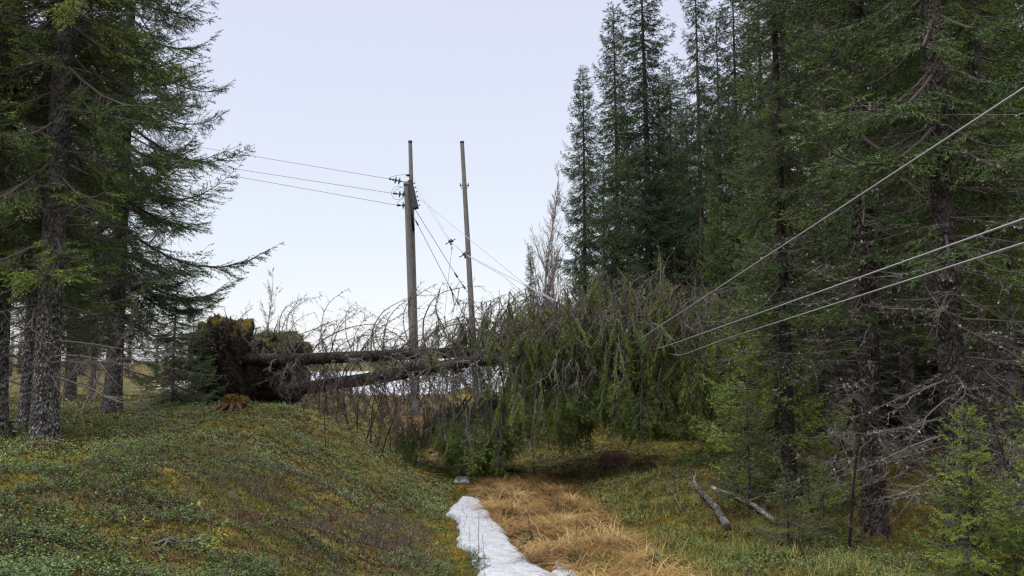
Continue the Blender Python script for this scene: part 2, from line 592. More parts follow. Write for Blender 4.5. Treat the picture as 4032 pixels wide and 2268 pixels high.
def dead_branches(g, rng, n, z0, z1, lmin, lmax, rad, axis_fn, lich=.4, k=4):
    for _ in range(n):
        z = rng.uniform(z0, z1)
        L = rng.uniform(lmin, lmax)
        az = rng.uniform(0, 2 * math.pi)
        c0 = axis_fn(z)
        s = np.linspace(0, 1, 7)
        el = rng.uniform(-.35, .15)
        d = np.array([math.cos(az), math.sin(az), 0.])
        side = np.array([-d[1], d[0], 0])
        P = c0 + d * (s * L * math.cos(el))[:, None] + np.array([0, 0, 1.]) * (L * (math.sin(el) * s - rng.uniform(.1, .3) * s ** 2 + .12 * s ** 4))[:, None] + side * (rng.uniform(-.35, .35) * L * s ** 2 + rng.normal(0, .022, 7) * L)[:, None]
        g.add(tubes(P, (.004 + .005 * L) * (1.1 - s), k, rng), 0, rng.uniform(.2, .7))
        m_ = int(9 * L) + 3
        u = rng.uniform(.2, 1, m_)
        Q = np.stack([np.interp(u, s, P[:, i]) for i in range(3)], -1)
        dd = nrm(d * rng.uniform(.2, .9, m_)[:, None] + side * rng.choice([-1., 1.], m_)[:, None] * rng.uniform(.4, 1, m_)[:, None] + rng.normal(0, .35, (m_, 3)) - np.array([0, 0, .25]))
        ll = rng.uniform(.12, .5, m_) * L * (1.1 - u * .6)
        g.add(spikes(Q, dd, ll, .0035, rng), 0, np.repeat(rng.uniform(.2, .8, m_), 4))
        # second-order twiglets
        kk = np.repeat(np.arange(m_), 4)
        u2 = rng.uniform(.2, .95, len(kk))
        g.add(spikes(Q[kk] + dd[kk] * (ll[kk] * u2)[:, None], nrm(dd[kk] + rng.normal(0, .7, (len(kk), 3))), .3 * ll[kk], .0025, rng), 0, .5)
        if lich > 0:
            nlc = int(26 * L * lich * rng.uniform(0, 2))
            if nlc:
                kk = rng.integers(0, m_, nlc); u2 = rng.uniform(0, 1, nlc)
                Pl = np.where(rng.uniform(size=(nlc, 1)) < .5, Q[kk] + dd[kk] * (ll[kk] * u2)[:, None], np.stack([np.interp(u2, s, P[:, i]) for i in range(3)], -1))
                g.add(barbs(Pl, nrm(rng.normal(0, 1, (nlc, 3)) - [0, 0, .6]), .035, .012, rng), 1, np.repeat(rng.uniform(.2, 1, nlc), 3))


def spruce(rng, H, z0, Lmax, lb, rbase, whorl=.42, nb=5, power=.8, el0=-16, el1=20, bend=0.0, bark=None, dead=None, gap=0.0, dt=0.0, flare=.35, sides=14, roll=.25, top_light=0.0):
    """meshes of a standing spruce: trunk, crown, dead lower branches"""
    bx, by = rng.normal(0, bend, 2)
    def ax(z):
        z = np.asarray(z, float)
        return np.stack([bx * np.sin(z / H * 4), by * np.sin(z / H * 3.1), z], -1)
    zz = np.concatenate([[-.25, 0, .12, .3, .6, 1.0], np.linspace(1.6, H, 22)])
    rr = rbase * (1 - np.clip(zz, 0, H) / H) ** .85 + .008 + rbase * flare * np.exp(-np.clip(zz, 0, 9) / .22)
    tv, tf = tubes(ax(zz), rr, sides, rng)
    c_ = ax(tv[:, 2]); ang = np.arctan2(tv[:, 1] - c_[:, 1], tv[:, 0] - c_[:, 0])
    k_ = 1 + (.10 * np.sin(ang * 5 + 1) + .06 * np.sin(ang * 3)) * np.exp(-np.clip(tv[:, 2], 0, 9) / .35) + .05 * (vnoise(ang * 2, tv[:, 2] * 6, 3) - .5)
    tv[:, :2] = c_[:, :2] + (tv[:, :2] - c_[:, :2]) * k_[:, None]
    gt = Geo(); gt.add((tv, tf), 0)
    g = Geo()
    z = z0
    while z < H - .1:
        t_ = (z - z0) / (H - z0)
        for j in range(nb):
            if rng.uniform() < gap:
                continue
            zj = min(z + rng.uniform(-.5, .5) * whorl, H - .05)
            L = (Lmax * (1 - t_) ** power * (.6 + .4 * min(1, t_ / .12)) + .14) * rng.uniform(.45, 1.2)
            el = R(el0 + el1 * t_ + 40 * t_ ** 5 + rng.normal(0, 6))
            put_bough(g, lb, rng, L, ax(zj), 2 * math.pi * (j + rng.uniform(-.4, .4)) / nb + z * 2.1, el, rng.normal(0, roll), rng.normal(dt, .16) + top_light * t_)
        z += whorl * rng.uniform(.8, 1.2) * (1 - .45 * t_)
    put_bough(g, lb, rng, .35, ax(H - .25), 0, R(88), 0, dt)
    gd = None
    if dead:
        gd = Geo()
        dead_branches(gd, rng, dead[0], dead[1], dead[2], dead[3], dead[4], rbase, lambda q_: ax(q_), dead[5] if len(dead) > 5 else .4)
    return gt, g, gd, bark


def tree_kind(name, spec):
    gt, g, gd, bark = spec
    d = dict(trunk=gt.mesh(name + "_trunk", [bark]), crown=g.mesh(name + "_crown", [NEEDLE, TWIG]))
    if gd is not None:
        d['dead_twig_sprays'] = gd.mesh(name + "_dead_branches", [TWIG, LICHEN])
    return d


def plant_tree(kind, x, y, s=1.0, rz=0.0, lean=(0, 0), label="", cat="spruce tree", group=None, color=(1, 1, 1), name="spruce_tree", sink=.05, sxy=None):
    o = empty(name, (x, y, float(gnd(x, y)) - sink), label, cat, group)
    o.rotation_euler = (lean[0], lean[1], rz)
    o.scale = (sxy or s, sxy or s, s)
    for part, me in kind.items():
        c = link(part, me, o)
        c.color = (*color, 1)
    return o


r1 = np.random.default_rng(11)
LF = lib(21, True)                                         # fine boughs for near trees
LF2 = lib(25, True, thin=.95, bare=.14)
LM = lib(22, False, (.4, .8, 1.3, 1.9), 4, sag=.26, up=.30, hang=.30)      # coarser for trees further off
LH = lib(23, True, (.6, 1.0, 1.6), 5, sag=.06, up=0.0, spread=.36, bare=.02, pend=.75)    # hanging sprays
LB = lib(24, True, (.5, .9, 1.4), 4, sag=.2, up=-.1, spread=.36, bare=.7, thin=.9, pend=.6)   # nearly bare, drooping

K_WIDE = tree_kind("wide_spruce", spruce(r1, 15, 1.9, 2.95, LF2, .16, .40, 5, .7, -10, 16, .03, BARK_PALE, (70, .7, 3.4, .8, 2.3, .15), .02))
K_TALLBARE = tree_kind("bare_based_spruce", spruce(r1, 15, 2.5, 2.2, LF2, .165, .44, 5, .6, -14, 16, .02, BARK_PALE, (60, .6, 6.0, .6, 1.9, .25), .12))
K_LICHEN = tree_kind("lichened_spruce", spruce(r1, 14, 3.3, 1.7, LF, .14, .42, 5, .6, -18, 16, .06, BARK_DARK, (80, .5, 5.0, .5, 1.5, 1.0), .12))
K_SPIRE = tree_kind("spire_spruce", spruce(r1, 16, .9, 1.75, LM, .12, .25, 6, .6, -26, 32, .05, BARK, (14, .4, 4, .5, 1.2, .3)))
K_FULL = tree_kind("full_spruce", spruce(r1, 19, 1.2, 1.85, LM, .15, .30, 6, .6, -22, 24, .06, BARK, (16, .4, 4, .6, 1.5, .3)))
K_SPARSE = tree_kind("sparse_spruce", spruce(r1, 18, 2.0, 1.75, LM, .13, .30, 5, .5, -26, 22, .08, BARK, (30, .5, 7, .6, 1.6, .4), .22))
K_SLIM = tree_kind("slim_spruce", spruce(r1, 15, 2.8, 1.5, LF, .13, .42, 5, .55, -20, 16, .05, BARK, (50, .6, 6.0, .5, 1.4, .5), .15))
K_YOUNG = tree_kind("young_spruce", spruce(r1, 4.2, .15, 1.55, LF, .045, .26, 6, .8, -8, 14, .03, BARK, None, 0, .12, .2, 8))
K_SAP = tree_kind("sapling_spruce", spruce(r1, 2.2, .1, .95, LF, .022, .24, 5, .85, 4, 18, .02, BARK, None, .05, .05, .2, 6))
K_SEED = tree_kind("spruce_seedling", spruce(r1, .42, .05, .18, lib(31, True, (.12, .22), 3, bare=0), .005, .06, 4, .8, 18, 20, .0, BARK, None, 0, .05, .1, 5))


def px_tree(kind, px, Y, **kw):
    return plant_tree(kind, (px - 512) / FPX * Y, Y, **kw)


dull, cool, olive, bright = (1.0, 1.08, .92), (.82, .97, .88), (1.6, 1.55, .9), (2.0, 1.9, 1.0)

# --- trees on the near bank
px_tree(K_TALLBARE, 50, 9.2, sxy=.9, rz=.4, lean=(0, R(-.6)), label="grey lichen-flecked spruce trunk, thickest one standing on the leafy bank", color=olive)
px_tree(K_TALLBARE, 36, 11.4, s=.95, rz=2.4, lean=(0, R(-.4)), label="darker spruce close behind the thick lichen-flecked trunk", color=dull)
px_tree(K_WIDE, 117, 15, s=1.0, rz=1.0, label="broad spruce with boughs reaching out over the uprooted root plates", color=cool)
px_tree(K_TALLBARE, -2, 9.8, s=1.0, rz=4.0, lean=(0, R(.3)), label="spruce cut by the picture's edge, with dark mossy trunk", color=dull)
px_tree(K_WIDE, 74, 23, s=1.05, rz=3.0, label="spruce standing behind the broad spruce, showing between two pale trunks", color=dull)
px_tree(K_TALLBARE, -30, 20, s=1.1, rz=5.2, label="spruce deep behind the thick lichen-flecked trunk at the picture's edge", color=dull)
px_tree(K_SPARSE, 96, 30, s=.8, rz=.6, label="thin spruce in the open moss beyond the broad spruce")
px_tree(K_YOUNG, 176, 18.5, s=.78, rz=2.0, label="small bushy dark green spruce next to the upturned root plates", color=(.62, .85, .95), cat="young spruce", name="young_spruce")
px_tree(K_YOUNG, 194, 19.4, s=.62, rz=.3, label="young spruce leaning on the dark upturned soil of the uprooted spruce", color=(.55, .75, .85), cat="young spruce", name="young_spruce")

# --- trees across the trail
px_tree(K_SPIRE, 585, 36, s=1.02, rz=.2, label="slim pointed spruce at the open end of the wood, lowest tip beside the sky", color=cool)
px_tree(K_SPIRE, 617, 34, s=1.16, rz=1.9, label="second pointed spruce from the sky, tip touching the top of the picture", color=cool)
px_tree(K_FULL, 648, 30, s=1.0, sxy=1.35, rz=2.9, label="dense dark spruce, third from the open sky", color=(.62, .8, .85))
px_tree(K_SPIRE, 675, 36, s=1.02, rz=4.1, label="short thin spruce in the notch between two taller spruces", color=dull)
px_tree(K_SPARSE, 703, 28, s=.98, rz=.9, label="thin-topped spruce with sky showing through its crown", color=cool)
px_tree(K_SPARSE, 742, 30, s=1.05, rz=5.0, label="tall full spruce beside the thin-topped spruce", color=dull)
px_tree(K_SPARSE, 792, 18, s=1.0, rz=2.2, label="spruce with long straight dark trunk rising behind the upper cable", color=dull)
px_tree(K_SPARSE, 768, 24, s=.9, rz=3.3, label="spruce with olive boughs in front of the straight dark trunk's neighbour", color=olive)
px_tree(K_LICHEN, 866, 9.5, s=1.0, rz=1.2, label="spruce on the moss floor with thick flared trunk and grey dead twigs", color=dull)
px_tree(K_LICHEN, 950, 7.4, s=1.0, sxy=.92, rz=3.7, label="thickest trunk near the viewer below the lowest cable, base out of frame", color=dull)
px_tree(K_SLIM, 1012, 8.4, s=.9, rz=5.6, lean=(0, R(-2)), label="leaning spruce trunk at the picture's edge beyond the lichened twigs", color=olive)
px_tree(K_LICHEN, 784, 10.8, s=.7, rz=.5, label="thin dark trunk behind the cut birch log", color=dull)
px_tree(K_SLIM, 829, 14, s=.95, rz=2.6, label="spruce behind the flared trunk, hung with lichened dead branches", color=dull)
px_tree(K_SLIM, 906, 15, s=1.05, rz=4.4, label="spruce seen between the flared trunk and the thickest near trunk", color=dull)
px_tree(K_SLIM, 985, 13, s=1.0, rz=.1, label="spruce behind the leaning trunk at the picture's edge", color=dull)
px_tree(K_FULL, 716, 23, s=.42, rz=1.4, label="half-grown spruce standing just behind the fallen crowns, of middle height", color=olive)
px_tree(K_SPARSE, 842, 17, s=.95, rz=5.5, label="full spruce filling the wood above the upper cable's clamp", color=dull)
px_tree(K_FULL, 930, 19, s=1.0, rz=2.0, label="full spruce behind the thickest near trunk", color=cool)
px_tree(K_FULL, 1010, 17, s=1.0, rz=.7, label="full spruce crossed by the upper cable at the picture's edge", color=olive)
px_tree(K_LICHEN, 1090, 9.5, s=1.0, rz=4.9, label="spruce outside the frame whose green boughs reach in over the cables", color=olive)
px_tree(K_YOUNG, 775, 11.3, s=.90, rz=1.1, label="yellow-green young spruce drooping in front of the dark wood, below the two lower cables", color=bright, cat="young spruce", name="young_spruce")
px_tree(K_YOUNG, 742, 13.0, s=.72, rz=3.9, label="young spruce between the fallen crowns and the yellow-green young spruce", color=olive, cat="young spruce", name="young_spruce")
px_tree(K_YOUNG, 962, 6.4, s=.38, rz=2.5, label="bright green young spruce in front of the thickest near trunk", color=bright, cat="young spruce", name="young_spruce")
px_tree(K_YOUNG, 1050, 6.0, s=.5, rz=.9, label="young spruce at the picture's edge reaching in below the leaning trunk", color=olive, cat="young spruce", name="young_spruce")
px_tree(K_SAP, 818, 8.7, s=.42, rz=1.9, label="low spruce sapling beside the forked bare birch", color=olive, cat="spruce sapling", name="spruce_sapling")
px_tree(K_SAP, 745, 10.6, s=.72, rz=.2, label="low spruce sapling behind the grey cut log", color=(1, 1, .9), cat="spruce sapling", name="spruce_sapling")
px_tree(K_SAP, 700, 14.2, s=1.0, rz=2.8, label="spruce sapling beside the brown ant hill", color=olive, cat="spruce sapling", name="spruce_sapling")
px_tree(K_YOUNG, 664, 21, s=1.05, rz=5.1, label="young spruce with light top showing above the fallen crowns", color=bright, cat="young spruce", name="young_spruce")
px_tree(K_YOUNG, 640, 23, s=.95, rz=2.1, label="young spruce behind the fallen crowns, nearer the pointed spruces", color=olive, cat="young spruce", name="young_spruce")

px_tree(K_SPARSE, 724, 33, s=1.0, rz=2.7, label="thin spruce between the thin-topped spruce and its tall sparse neighbour", color=cool)
px_tree(K_SPIRE, 690, 40, s=1.0, rz=.4, label="slender spruce in the back row beside the notch in the tree tops", color=cool)
px_tree(K_SPARSE, 818, 27, s=1.08, rz=5.4, label="sparse spruce just beyond the long straight dark trunk", color=olive)
px_tree(K_SAP, 780, 8.2, s=.42, rz=5.0, label="small spruce sapling below the end of the white birch log", color=(1, 1, .9), cat="spruce sapling", name="spruce_sapling")
r5 = np.random.default_rng(63)
for k in range(20):
    Y = r5.uniform(18, 32); px = 780 + 270 * (k + r5.uniform(0, 1)) / 16
    px_tree(K_YOUNG, px, Y, s=r5.uniform(.7, 1.25), rz=r5.uniform(0, 6.28), label="young spruce in the dark undergrowth behind the lichened trunks", cat="young spruce", group="young spruces in the dark undergrowth", color=(.85, .95, .8), name="young_spruce")
for k, (px, Y, s_) in enumerate([(662, 44, .86), (686, 34, .62), (712, 46, .95), (734, 40, .8), (757, 36, .9), (775, 44, 1.0), (630, 42, .7), (605, 44, .62)]):
    px_tree((K_FULL, K_SPARSE, K_SPIRE)[k % 3], px, Y, s=s_ + .12, sxy=s_ + .45, rz=k * 2.3, label="lower spruce in the row behind the pointed spruces, filling the gaps", group="lower spruces behind the pointed spruces", color=(dull, cool, olive)[k % 3])
# --- the crowded wood behind
taken = [(o.location.x, o.location.y) for o in bpy.data.objects if o.parent is None and o.get('category') == 'spruce tree']
r2 = np.random.default_rng(5)
tries = placed = 0
kinds = [K_FULL, K_SPARSE, K_FULL, K_SPIRE, K_SLIM]
while placed < 74 and tries < 4000:
    tries += 1
    Y = r2.uniform(15, 62)
    px = r2.uniform(825, 1120) if placed > 8 else r2.uniform(640, 825)
    if px < 825:
        Y = r2.uniform(30, 60)
    x = (px - 512) / FPX * Y
    if any((x - a) ** 2 + (Y - b_) ** 2 < 1.45 ** 2 for a, b_ in taken):
        continue
    taken.append((x, Y)); placed += 1
    plant_tree(kinds[placed % 5], x, Y, s=r2.uniform(.85, 1.2) if px > 825 else r2.uniform(.35, .55), rz=r2.uniform(0, 6.28), lean=(R(r2.normal(0, .8)), R(r2.normal(0, .8))),
               label="spruce in the crowded dark wood behind the front row of trunks", group="crowded spruces filling the wood", color=dull if r2.uniform() < .6 else cool)
# hazy tree line beyond the moss on the near-bank side
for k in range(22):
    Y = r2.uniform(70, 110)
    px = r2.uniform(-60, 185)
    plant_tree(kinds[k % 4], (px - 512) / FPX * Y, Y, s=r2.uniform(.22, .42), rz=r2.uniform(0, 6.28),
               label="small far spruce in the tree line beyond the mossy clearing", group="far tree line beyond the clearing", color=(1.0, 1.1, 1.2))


# ------------------------------------------------------------------ fallen spruces
def lumpy(center, size, seed, nu=72, nv=48, amp=.30):
    u = np.linspace(0, 2 * math.pi, nu, endpoint=False); v = np.linspace(.02, math.pi - .02, nv)
    U, Vv = np.meshgrid(u, v)
    d = np.stack([np.sin(Vv) * np.cos(U), np.sin(Vv) * np.sin(U), np.cos(Vv)], -1)
    d = np.sign(d) * np.abs(d) ** .76; d = d / np.maximum(np.abs(d).max(-1, keepdims=True), .9)
    n_ = fbm(d[..., 0] * 2.2 + d[..., 2] * 1.3 + 7, d[..., 1] * 2.2 - d[..., 2] * 1.7, seed, 4) - .5
    n2 = fbm(d[..., 0] * 9 + d[..., 2] * 5, d[..., 1] * 9 - d[..., 2] * 6, seed + 3, 2) - .5
    P = d * np.array(size) * (1 + amp * 2 * n_ + amp * .9 * n2)[..., None] + np.array(center)
    i = np.arange(nv - 1)[:, None]; j = np.arange(nu)[None]
    F = np.stack([i * nu + j, (i + 1) * nu + j, (i + 1) * nu + (j + 1) % nu, i * nu + (j + 1) % nu], -1).reshape(-1, 4)
    return P.reshape(-1, 3), F


SOIL, t, b = mat("upturned_soil", 1.0, 0.05)
oc = objcoord(t)
fz = noise(t, 9, 6, oc, .7)
soil = ramp(t, fz, [(0.3, (.010, .008, .007)), (0.55, (.028, .021, .017)), (0.75, (.065, .045, .030))])
ms = ramp(t, fz, [(0.3, (.030, .030, .010)), (0.55, (.105, .082, .018)), (0.75, (.17, .12, .022))])
ge = N(t, "ShaderNodeNewGeometry")
sz = N(t, "ShaderNodeSeparateXYZ"); t.links.new(ge.outputs['Normal'], sz.inputs[0])
ad_ = N(t, "ShaderNodeMath", operation='MULTIPLY_ADD'); ad_.inputs[1].default_value = .9; t.links.new(noise(t, 2.5, 4, oc), ad_.inputs[0]); t.links.new(sz.outputs['Z'], ad_.inputs[2])
c = mix(t, ramp(t, ad_.outputs[0], [(0.95, (0, 0, 0)), (1.2, (1, 1, 1))]), soil, ms)
t.links.new(c, b.inputs['Base Color'])
bump(t, b, fz, 1.0, 0.08)


def curve_set(P0, D0, L, n, bendv, rng, wig=.06):
    """m curved branches integrated from a start point and direction"""
    m_ = len(P0)
    P = np.zeros((m_, n, 3)); P[:, 0] = P0
    d = nrm(D0)
    h = L / (n - 1)
    for k in range(1, n):
        P[:, k] = P[:, k - 1] + d * h[:, None]
        d = nrm(d + bendv / (n - 1) + rng.normal(0, wig, (m_, 3)))
    return P


def on_curves(P, rng, per, lo=.1):
    """random points and tangents on a set of curves"""
    m_, n = P.shape[:2]
    k = np.repeat(np.arange(m_), per)
    u = rng.uniform(lo, .999, len(k)) * (n - 1)
    i = u.astype(int); f = (u - i)[:, None]
    return k, u / (n - 1), P[k, i] * (1 - f) + P[k, i + 1] * f, nrm(P[k, i + 1] - P[k, i])


def fallen(trunk_pts, r0, seed, label, plate, up_range, n_up, n_down, n_side, green_from, n_curtain, top_from, moss):
    rng = np.random.default_rng(seed)
    tp = np.array(trunk_pts)
    s = np.linspace(0, 1, len(tp)); ss = np.linspace(0, 1, 40)
    A = np.stack([np.interp(ss, s, tp[:, i]) for i in range(3)], -1)
    A[1:-1] = (A[:-2] + A[1:-1] * 2 + A[2:]) / 4
    A[:, 2] += .05 * (fbm(ss * 6, ss * 0, seed) - .5); A[:, 1] += .1 * (fbm(ss * 5, ss * 0 + 3, seed) - .5)
    base = A[0].copy()
    root = empty("fallen_spruce", tuple(base), label, "fallen tree", "uprooted spruces lying across the trail")
    loc = lambda P: np.asarray(P) - base
    rad = r0 * (1 - ss) ** .5 + .012
    g = Geo(); v, f = tubes(A, rad, 14, rng); g.add((loc(v), f)); link("trunk", g.mesh("fallen_trunk", [BARK_DARK]), root)
    axp = lambda u: np.stack([np.interp(u, ss, A[:, i]) for i in range(3)], -1)
    ax_dir = nrm((A[-1] - A[0])[None])[0]
    g = Geo(); gc = Geo()

    def twiggy(P, r_base, tint, per, tw_len, lich, down):
        m_, n = P.shape[:2]
        g.add(tubes(loc(P), (r_base[:, None] * (1.12 - np.linspace(0, 1, n))[None]), 4, rng), 0, tint)
        k, u, Q, T = on_curves(P, rng, per, .12)
        d = nrm(T * rng.uniform(.1, .9, (len(k), 1)) + perp(T, rng) * rng.uniform(.4, 1, (len(k), 1)) - np.array([0, 0, down]))
        ln = rng.uniform(.25, 1.0, len(k)) * tw_len * (.5 + .6 * u)
        g.add(spikes(loc(Q), d, ln, .0065, rng), 0, np.repeat(rng.uniform(.15, .75, len(k)), 4))
        kk = np.repeat(np.arange(len(k)), 3); u2 = rng.uniform(.15, .95, len(kk))
        Q2 = Q[kk] + d[kk] * (ln[kk] * u2)[:, None]
        g.add(spikes(loc(Q2), nrm(d[kk] + rng.normal(0, .6, (len(kk), 3)) - [0, 0, down]), .45 * ln[kk], .0045, rng), 0, np.repeat(rng.uniform(.2, .8, len(kk)), 4))
        if lich > 0:
            k3, u3, Q3, T3 = on_curves(P, rng, int(per * lich * 2.2), .03)
            g.add(barbs(loc(Q3) + rng.normal(0, .010, Q3.shape), nrm(rng.normal(0, 1, Q3.shape)), .042, .013, rng), 1, np.repeat(rng.uniform(.1, .9, len(Q3)), 3))

    # branches standing up from the log, bowed over towards the tip
    u = np.sort(rng.uniform(*up_range, n_up))
    P0 = axp(u)
    side = rng.normal(0, .28, n_up)
    D0 = np.stack([rng.normal(-.05, .5, n_up), side, np.full(n_up, 1.0)], -1)
    L = rng.uniform(.6, 2.65, n_up) * np.interp(u, [.0, .25, .6, 1], [.75, 1.15, 1.05, .5])
    bend = np.stack([rng.uniform(1.0, 2.3, n_up), rng.normal(0, .3, n_up), -rng.uniform(.2, 1.6, n_up)], -1)
    P = curve_set(P0, D0, L, 14, bend, rng, .09)
    twiggy(P, .005 + .0055 * L, rng.uniform(.35, .9, n_up).repeat(56), 22, .34, 1.1, .3)
    # drooping tips of those: fine hanging twigs, still a few needles
    k, uu, Q, T = on_curves(P[u > .40], rng, 2, .7)
    for q_, t_ in zip(Q, T):
        put_bough(gc, LB, rng, rng.uniform(.35, .75), loc(q_), rng.uniform(0, 6.3), R(rng.uniform(-85, -55)), 0, rng.normal(-.05, .1))
    # stubby upright bare branches near the butt
    # short snags and tangles round the log
    u = rng.uniform(.12, .9, n_side)
    P0 = axp(u)
    D0 = nrm(rng.normal(0, 1, (n_side, 3)) * [.7, 1, 1]) + np.array([.15, 0, 0])
    L = rng.uniform(.3, 1.3, n_side)
    P = curve_set(P0, D0, L, 7, np.array([[.3, 0, -.5]]), rng, .12)
    twiggy(P, .006 + .007 * L, rng.uniform(.3, 1, n_side).repeat(28), 14, .28, 2.4, .15)
    # bare branches hanging below, down to the ground
    u = rng.uniform(.15, .85, n_down)
    P0 = axp(u)
    D0 = np.stack([rng.normal(.25, .4, n_down), rng.normal(0, .9, n_down), rng.uniform(-.9, .3, n_down)], -1)
    L = np.interp(u, [0, .3, .8], [1.1, 2.2, 1.8]) * rng.uniform(.6, 1.15, n_down)
    P = curve_set(P0, D0, L, 9, np.stack([rng.uniform(-.3, .9, n_down), rng.normal(0, .5, n_down), -rng.uniform(.5, 1.5, n_down)], -1), rng, .28)
    P[:, :, 2] = np.maximum(P[:, :, 2], gnd(P[:, :, 0], P[:, :, 1]) + .03)
    twiggy(P, .004 + .004 * L, rng.uniform(.25, .8, n_down).repeat(36), 26, .42, .9, .45)
    # green curtain of hanging boughs towards the tip
    for _ in range(n_curtain):
        u_ = green_from + (1 - green_from) * rng.uniform(0, .98) ** 1.05
        p_ = axp(u_)
        off = np.array([rng.normal(.2, .4), rng.normal(-.15, .85), 0]) * np.interp(u_, [.3, .8, 1], [1.1, 1.1, .8])
        xpix = 512 + FPX * (p_[0] + off[0]) / (p_[1] + off[1])
        z = p_[2] + (rng.uniform(-1.6, -.02 if xpix < 610 else .25) if xpix > 495 else rng.uniform(-1.5, -.35))
        if xpix < 400:
            continue
        if xpix < 500:
            z = min(z, float(np.interp(xpix, [400, 440, 500], [-.15, .45, 1.0])) - rng.uniform(0, .8))
        ps = np.array([p_[0] + off[0], p_[1] + off[1], z])
        room = z - gnd(ps[0], ps[1]) - (rng.uniform(-.05, .35) if xpix < 545 else rng.uniform(.55, 1.3))
        Ls = min(rng.uniform(.8, 2.0), room * (.55 if 416 < xpix < 444 or 510 < xpix < 536 or vnoise(xpix / 17., 3.3, 8) > .68 else 1))
        if Ls < .3:
            continue
        put_bough(gc, LH if rng.uniform() < .35 else LF, rng, Ls, loc(ps), rng.uniform(0, 6.3), R(rng.uniform(-90, -68)), rng.uniform(-3, 3), rng.normal(.0, .13))
    # sprays carried above the log by the bowed branches
    n_top = int(n_curtain * .62)
    u = top_from + (.97 - top_from) * rng.uniform(0, 1, n_top)
    P0 = axp(u)
    D0 = np.stack([rng.normal(.1, .35, n_top), rng.normal(0, .55, n_top), np.ones(n_top)], -1)
    L = rng.uniform(.8, 2.1, n_top) * np.interp(u, [0, .6, 1], [1.0, 1.1, 1.0])
    P = curve_set(P0, D0, L, 9, np.stack([rng.uniform(.2, 1.2, n_top), rng.normal(0, .3, n_top), -rng.uniform(1.2, 2.4, n_top)], -1), rng)
    twiggy(P, .006 + .006 * L, rng.uniform(.2, .6, n_top).repeat(36), 10, .25, .5, .5)
    k, uu, Q, T = on_curves(P, rng, 3, .45)
    for q_ in Q:
        lb = LH if rng.uniform() < .62 else LB
        put_bough(gc, lb, rng, rng.uniform(.45, .95), loc(q_), rng.uniform(0, 6.3), R(rng.uniform(-90, -50)), rng.uniform(-3, 3), rng.normal(.20, .15))
    link("dead_twig_sprays", g.mesh("fallen_dead_branches", [TWIG, LICHEN]), root)
    cr_ = link("crown", gc.mesh("fallen_crown", [NEEDLE, TWIG]), root)
    cr_.color = (1.4, 1.36, .86, 1)
    # root plate
    gp = Geo(); pc, psz = plate
    v, f = lumpy(pc, psz, seed + 2); gp.add((loc(v), f))
    # moss, leaves and fine rootlets on the plate
    idx = rng.integers(0, len(v), 9000)
    dv = nrm(v[idx] - np.array(pc))
    topm = dv[:, 2] + .5 * (fbm(v[idx][:, 0] * 3, v[idx][:, 1] * 3 + v[idx][:, 2] * 2, seed) - .5) > moss
    gp.add(barbs(loc(v[idx][~topm]), nrm(dv[~topm] * .5 - [0, 0, .8] + rng.normal(0, .5, dv[~topm].shape)), .17, .008, rng), 1, np.repeat(rng.uniform(-.2, .25, (~topm).sum()).clip(0), 3))
    gp.add(barbs(loc(v[idx][topm]), nrm(dv[topm] + rng.normal(0, .7, dv[topm].shape)), .10, .016, rng), 2, np.repeat(rng.uniform(.1, .9, topm.sum()), 3))
    po = link("root_plate", gp.mesh("root_plate", [SOIL, TWIG, NEEDLE]), root)
    for _ in range(9):
        an = rng.uniform(0, 6.28)
        d0 = np.array([[rng.uniform(-.5, .3), math.cos(an), math.sin(an)]])
        st = np.array(pc) + d0[0] * np.array(psz) * .75
        P = curve_set(st[None], d0, np.array([rng.uniform(.5, 1.1)]), 8, np.array([[-.2, 0, -.5]]), rng, .12)
        gr = Geo(); gr.add(tubes(loc(P), .035 * (1.1 - np.linspace(0, 1, 8)), 6, rng), 0, .05)
        k, uu, Q, T = on_curves(P, rng, 8, .2)
        gr.add(spikes(loc(Q), nrm(T + rng.normal(0, .6, Q.shape)), .16, .005, rng), 0, 0)
        link("root", gr.mesh("root", [TWIG]), po)
    return root


P1c = at(225, 362, 20.6); P2c = at(270, 371, 22.0)
fallen([at(238, 360, 20.6), at(300, 359, 20.0), at(400, 355, 19), at(520, 351, 17.6), at(620, 350, 16.3), at(760, 338, 14.6)], .165, 101,
       "uprooted spruce whose log lies level and uppermost across the trail", ((P1c[0], P1c[1], P1c[2] - .05), (.60, 1.0, 1.16)),
       (.05, .62), 74, 90, 62, .36, 320, .5, 1.05)
fallen([at(262, 395, 21.6), at(300, 389, 20.8), at(380, 377, 19), at(440, 367, 17.9), at(500, 357, 16.8), at(620, 347, 15.2), at(700, 345, 14.2)], .18, 202,
       "uprooted spruce whose log slants up from the ground below the level log", ((P2c[0], P2c[1], P2c[2]), (.95, .9, 1.04)),
       (.10, .6), 20, 150, 70, .33, 440, .68, .6)

# ------------------------------------------------------------------ bare birches
BIRCHBARK = bark_material("birch_bark", (.10, .09, .085), (.45, .43, .41), (.55, .53, .5), (.12, .10, .09), 0.2)


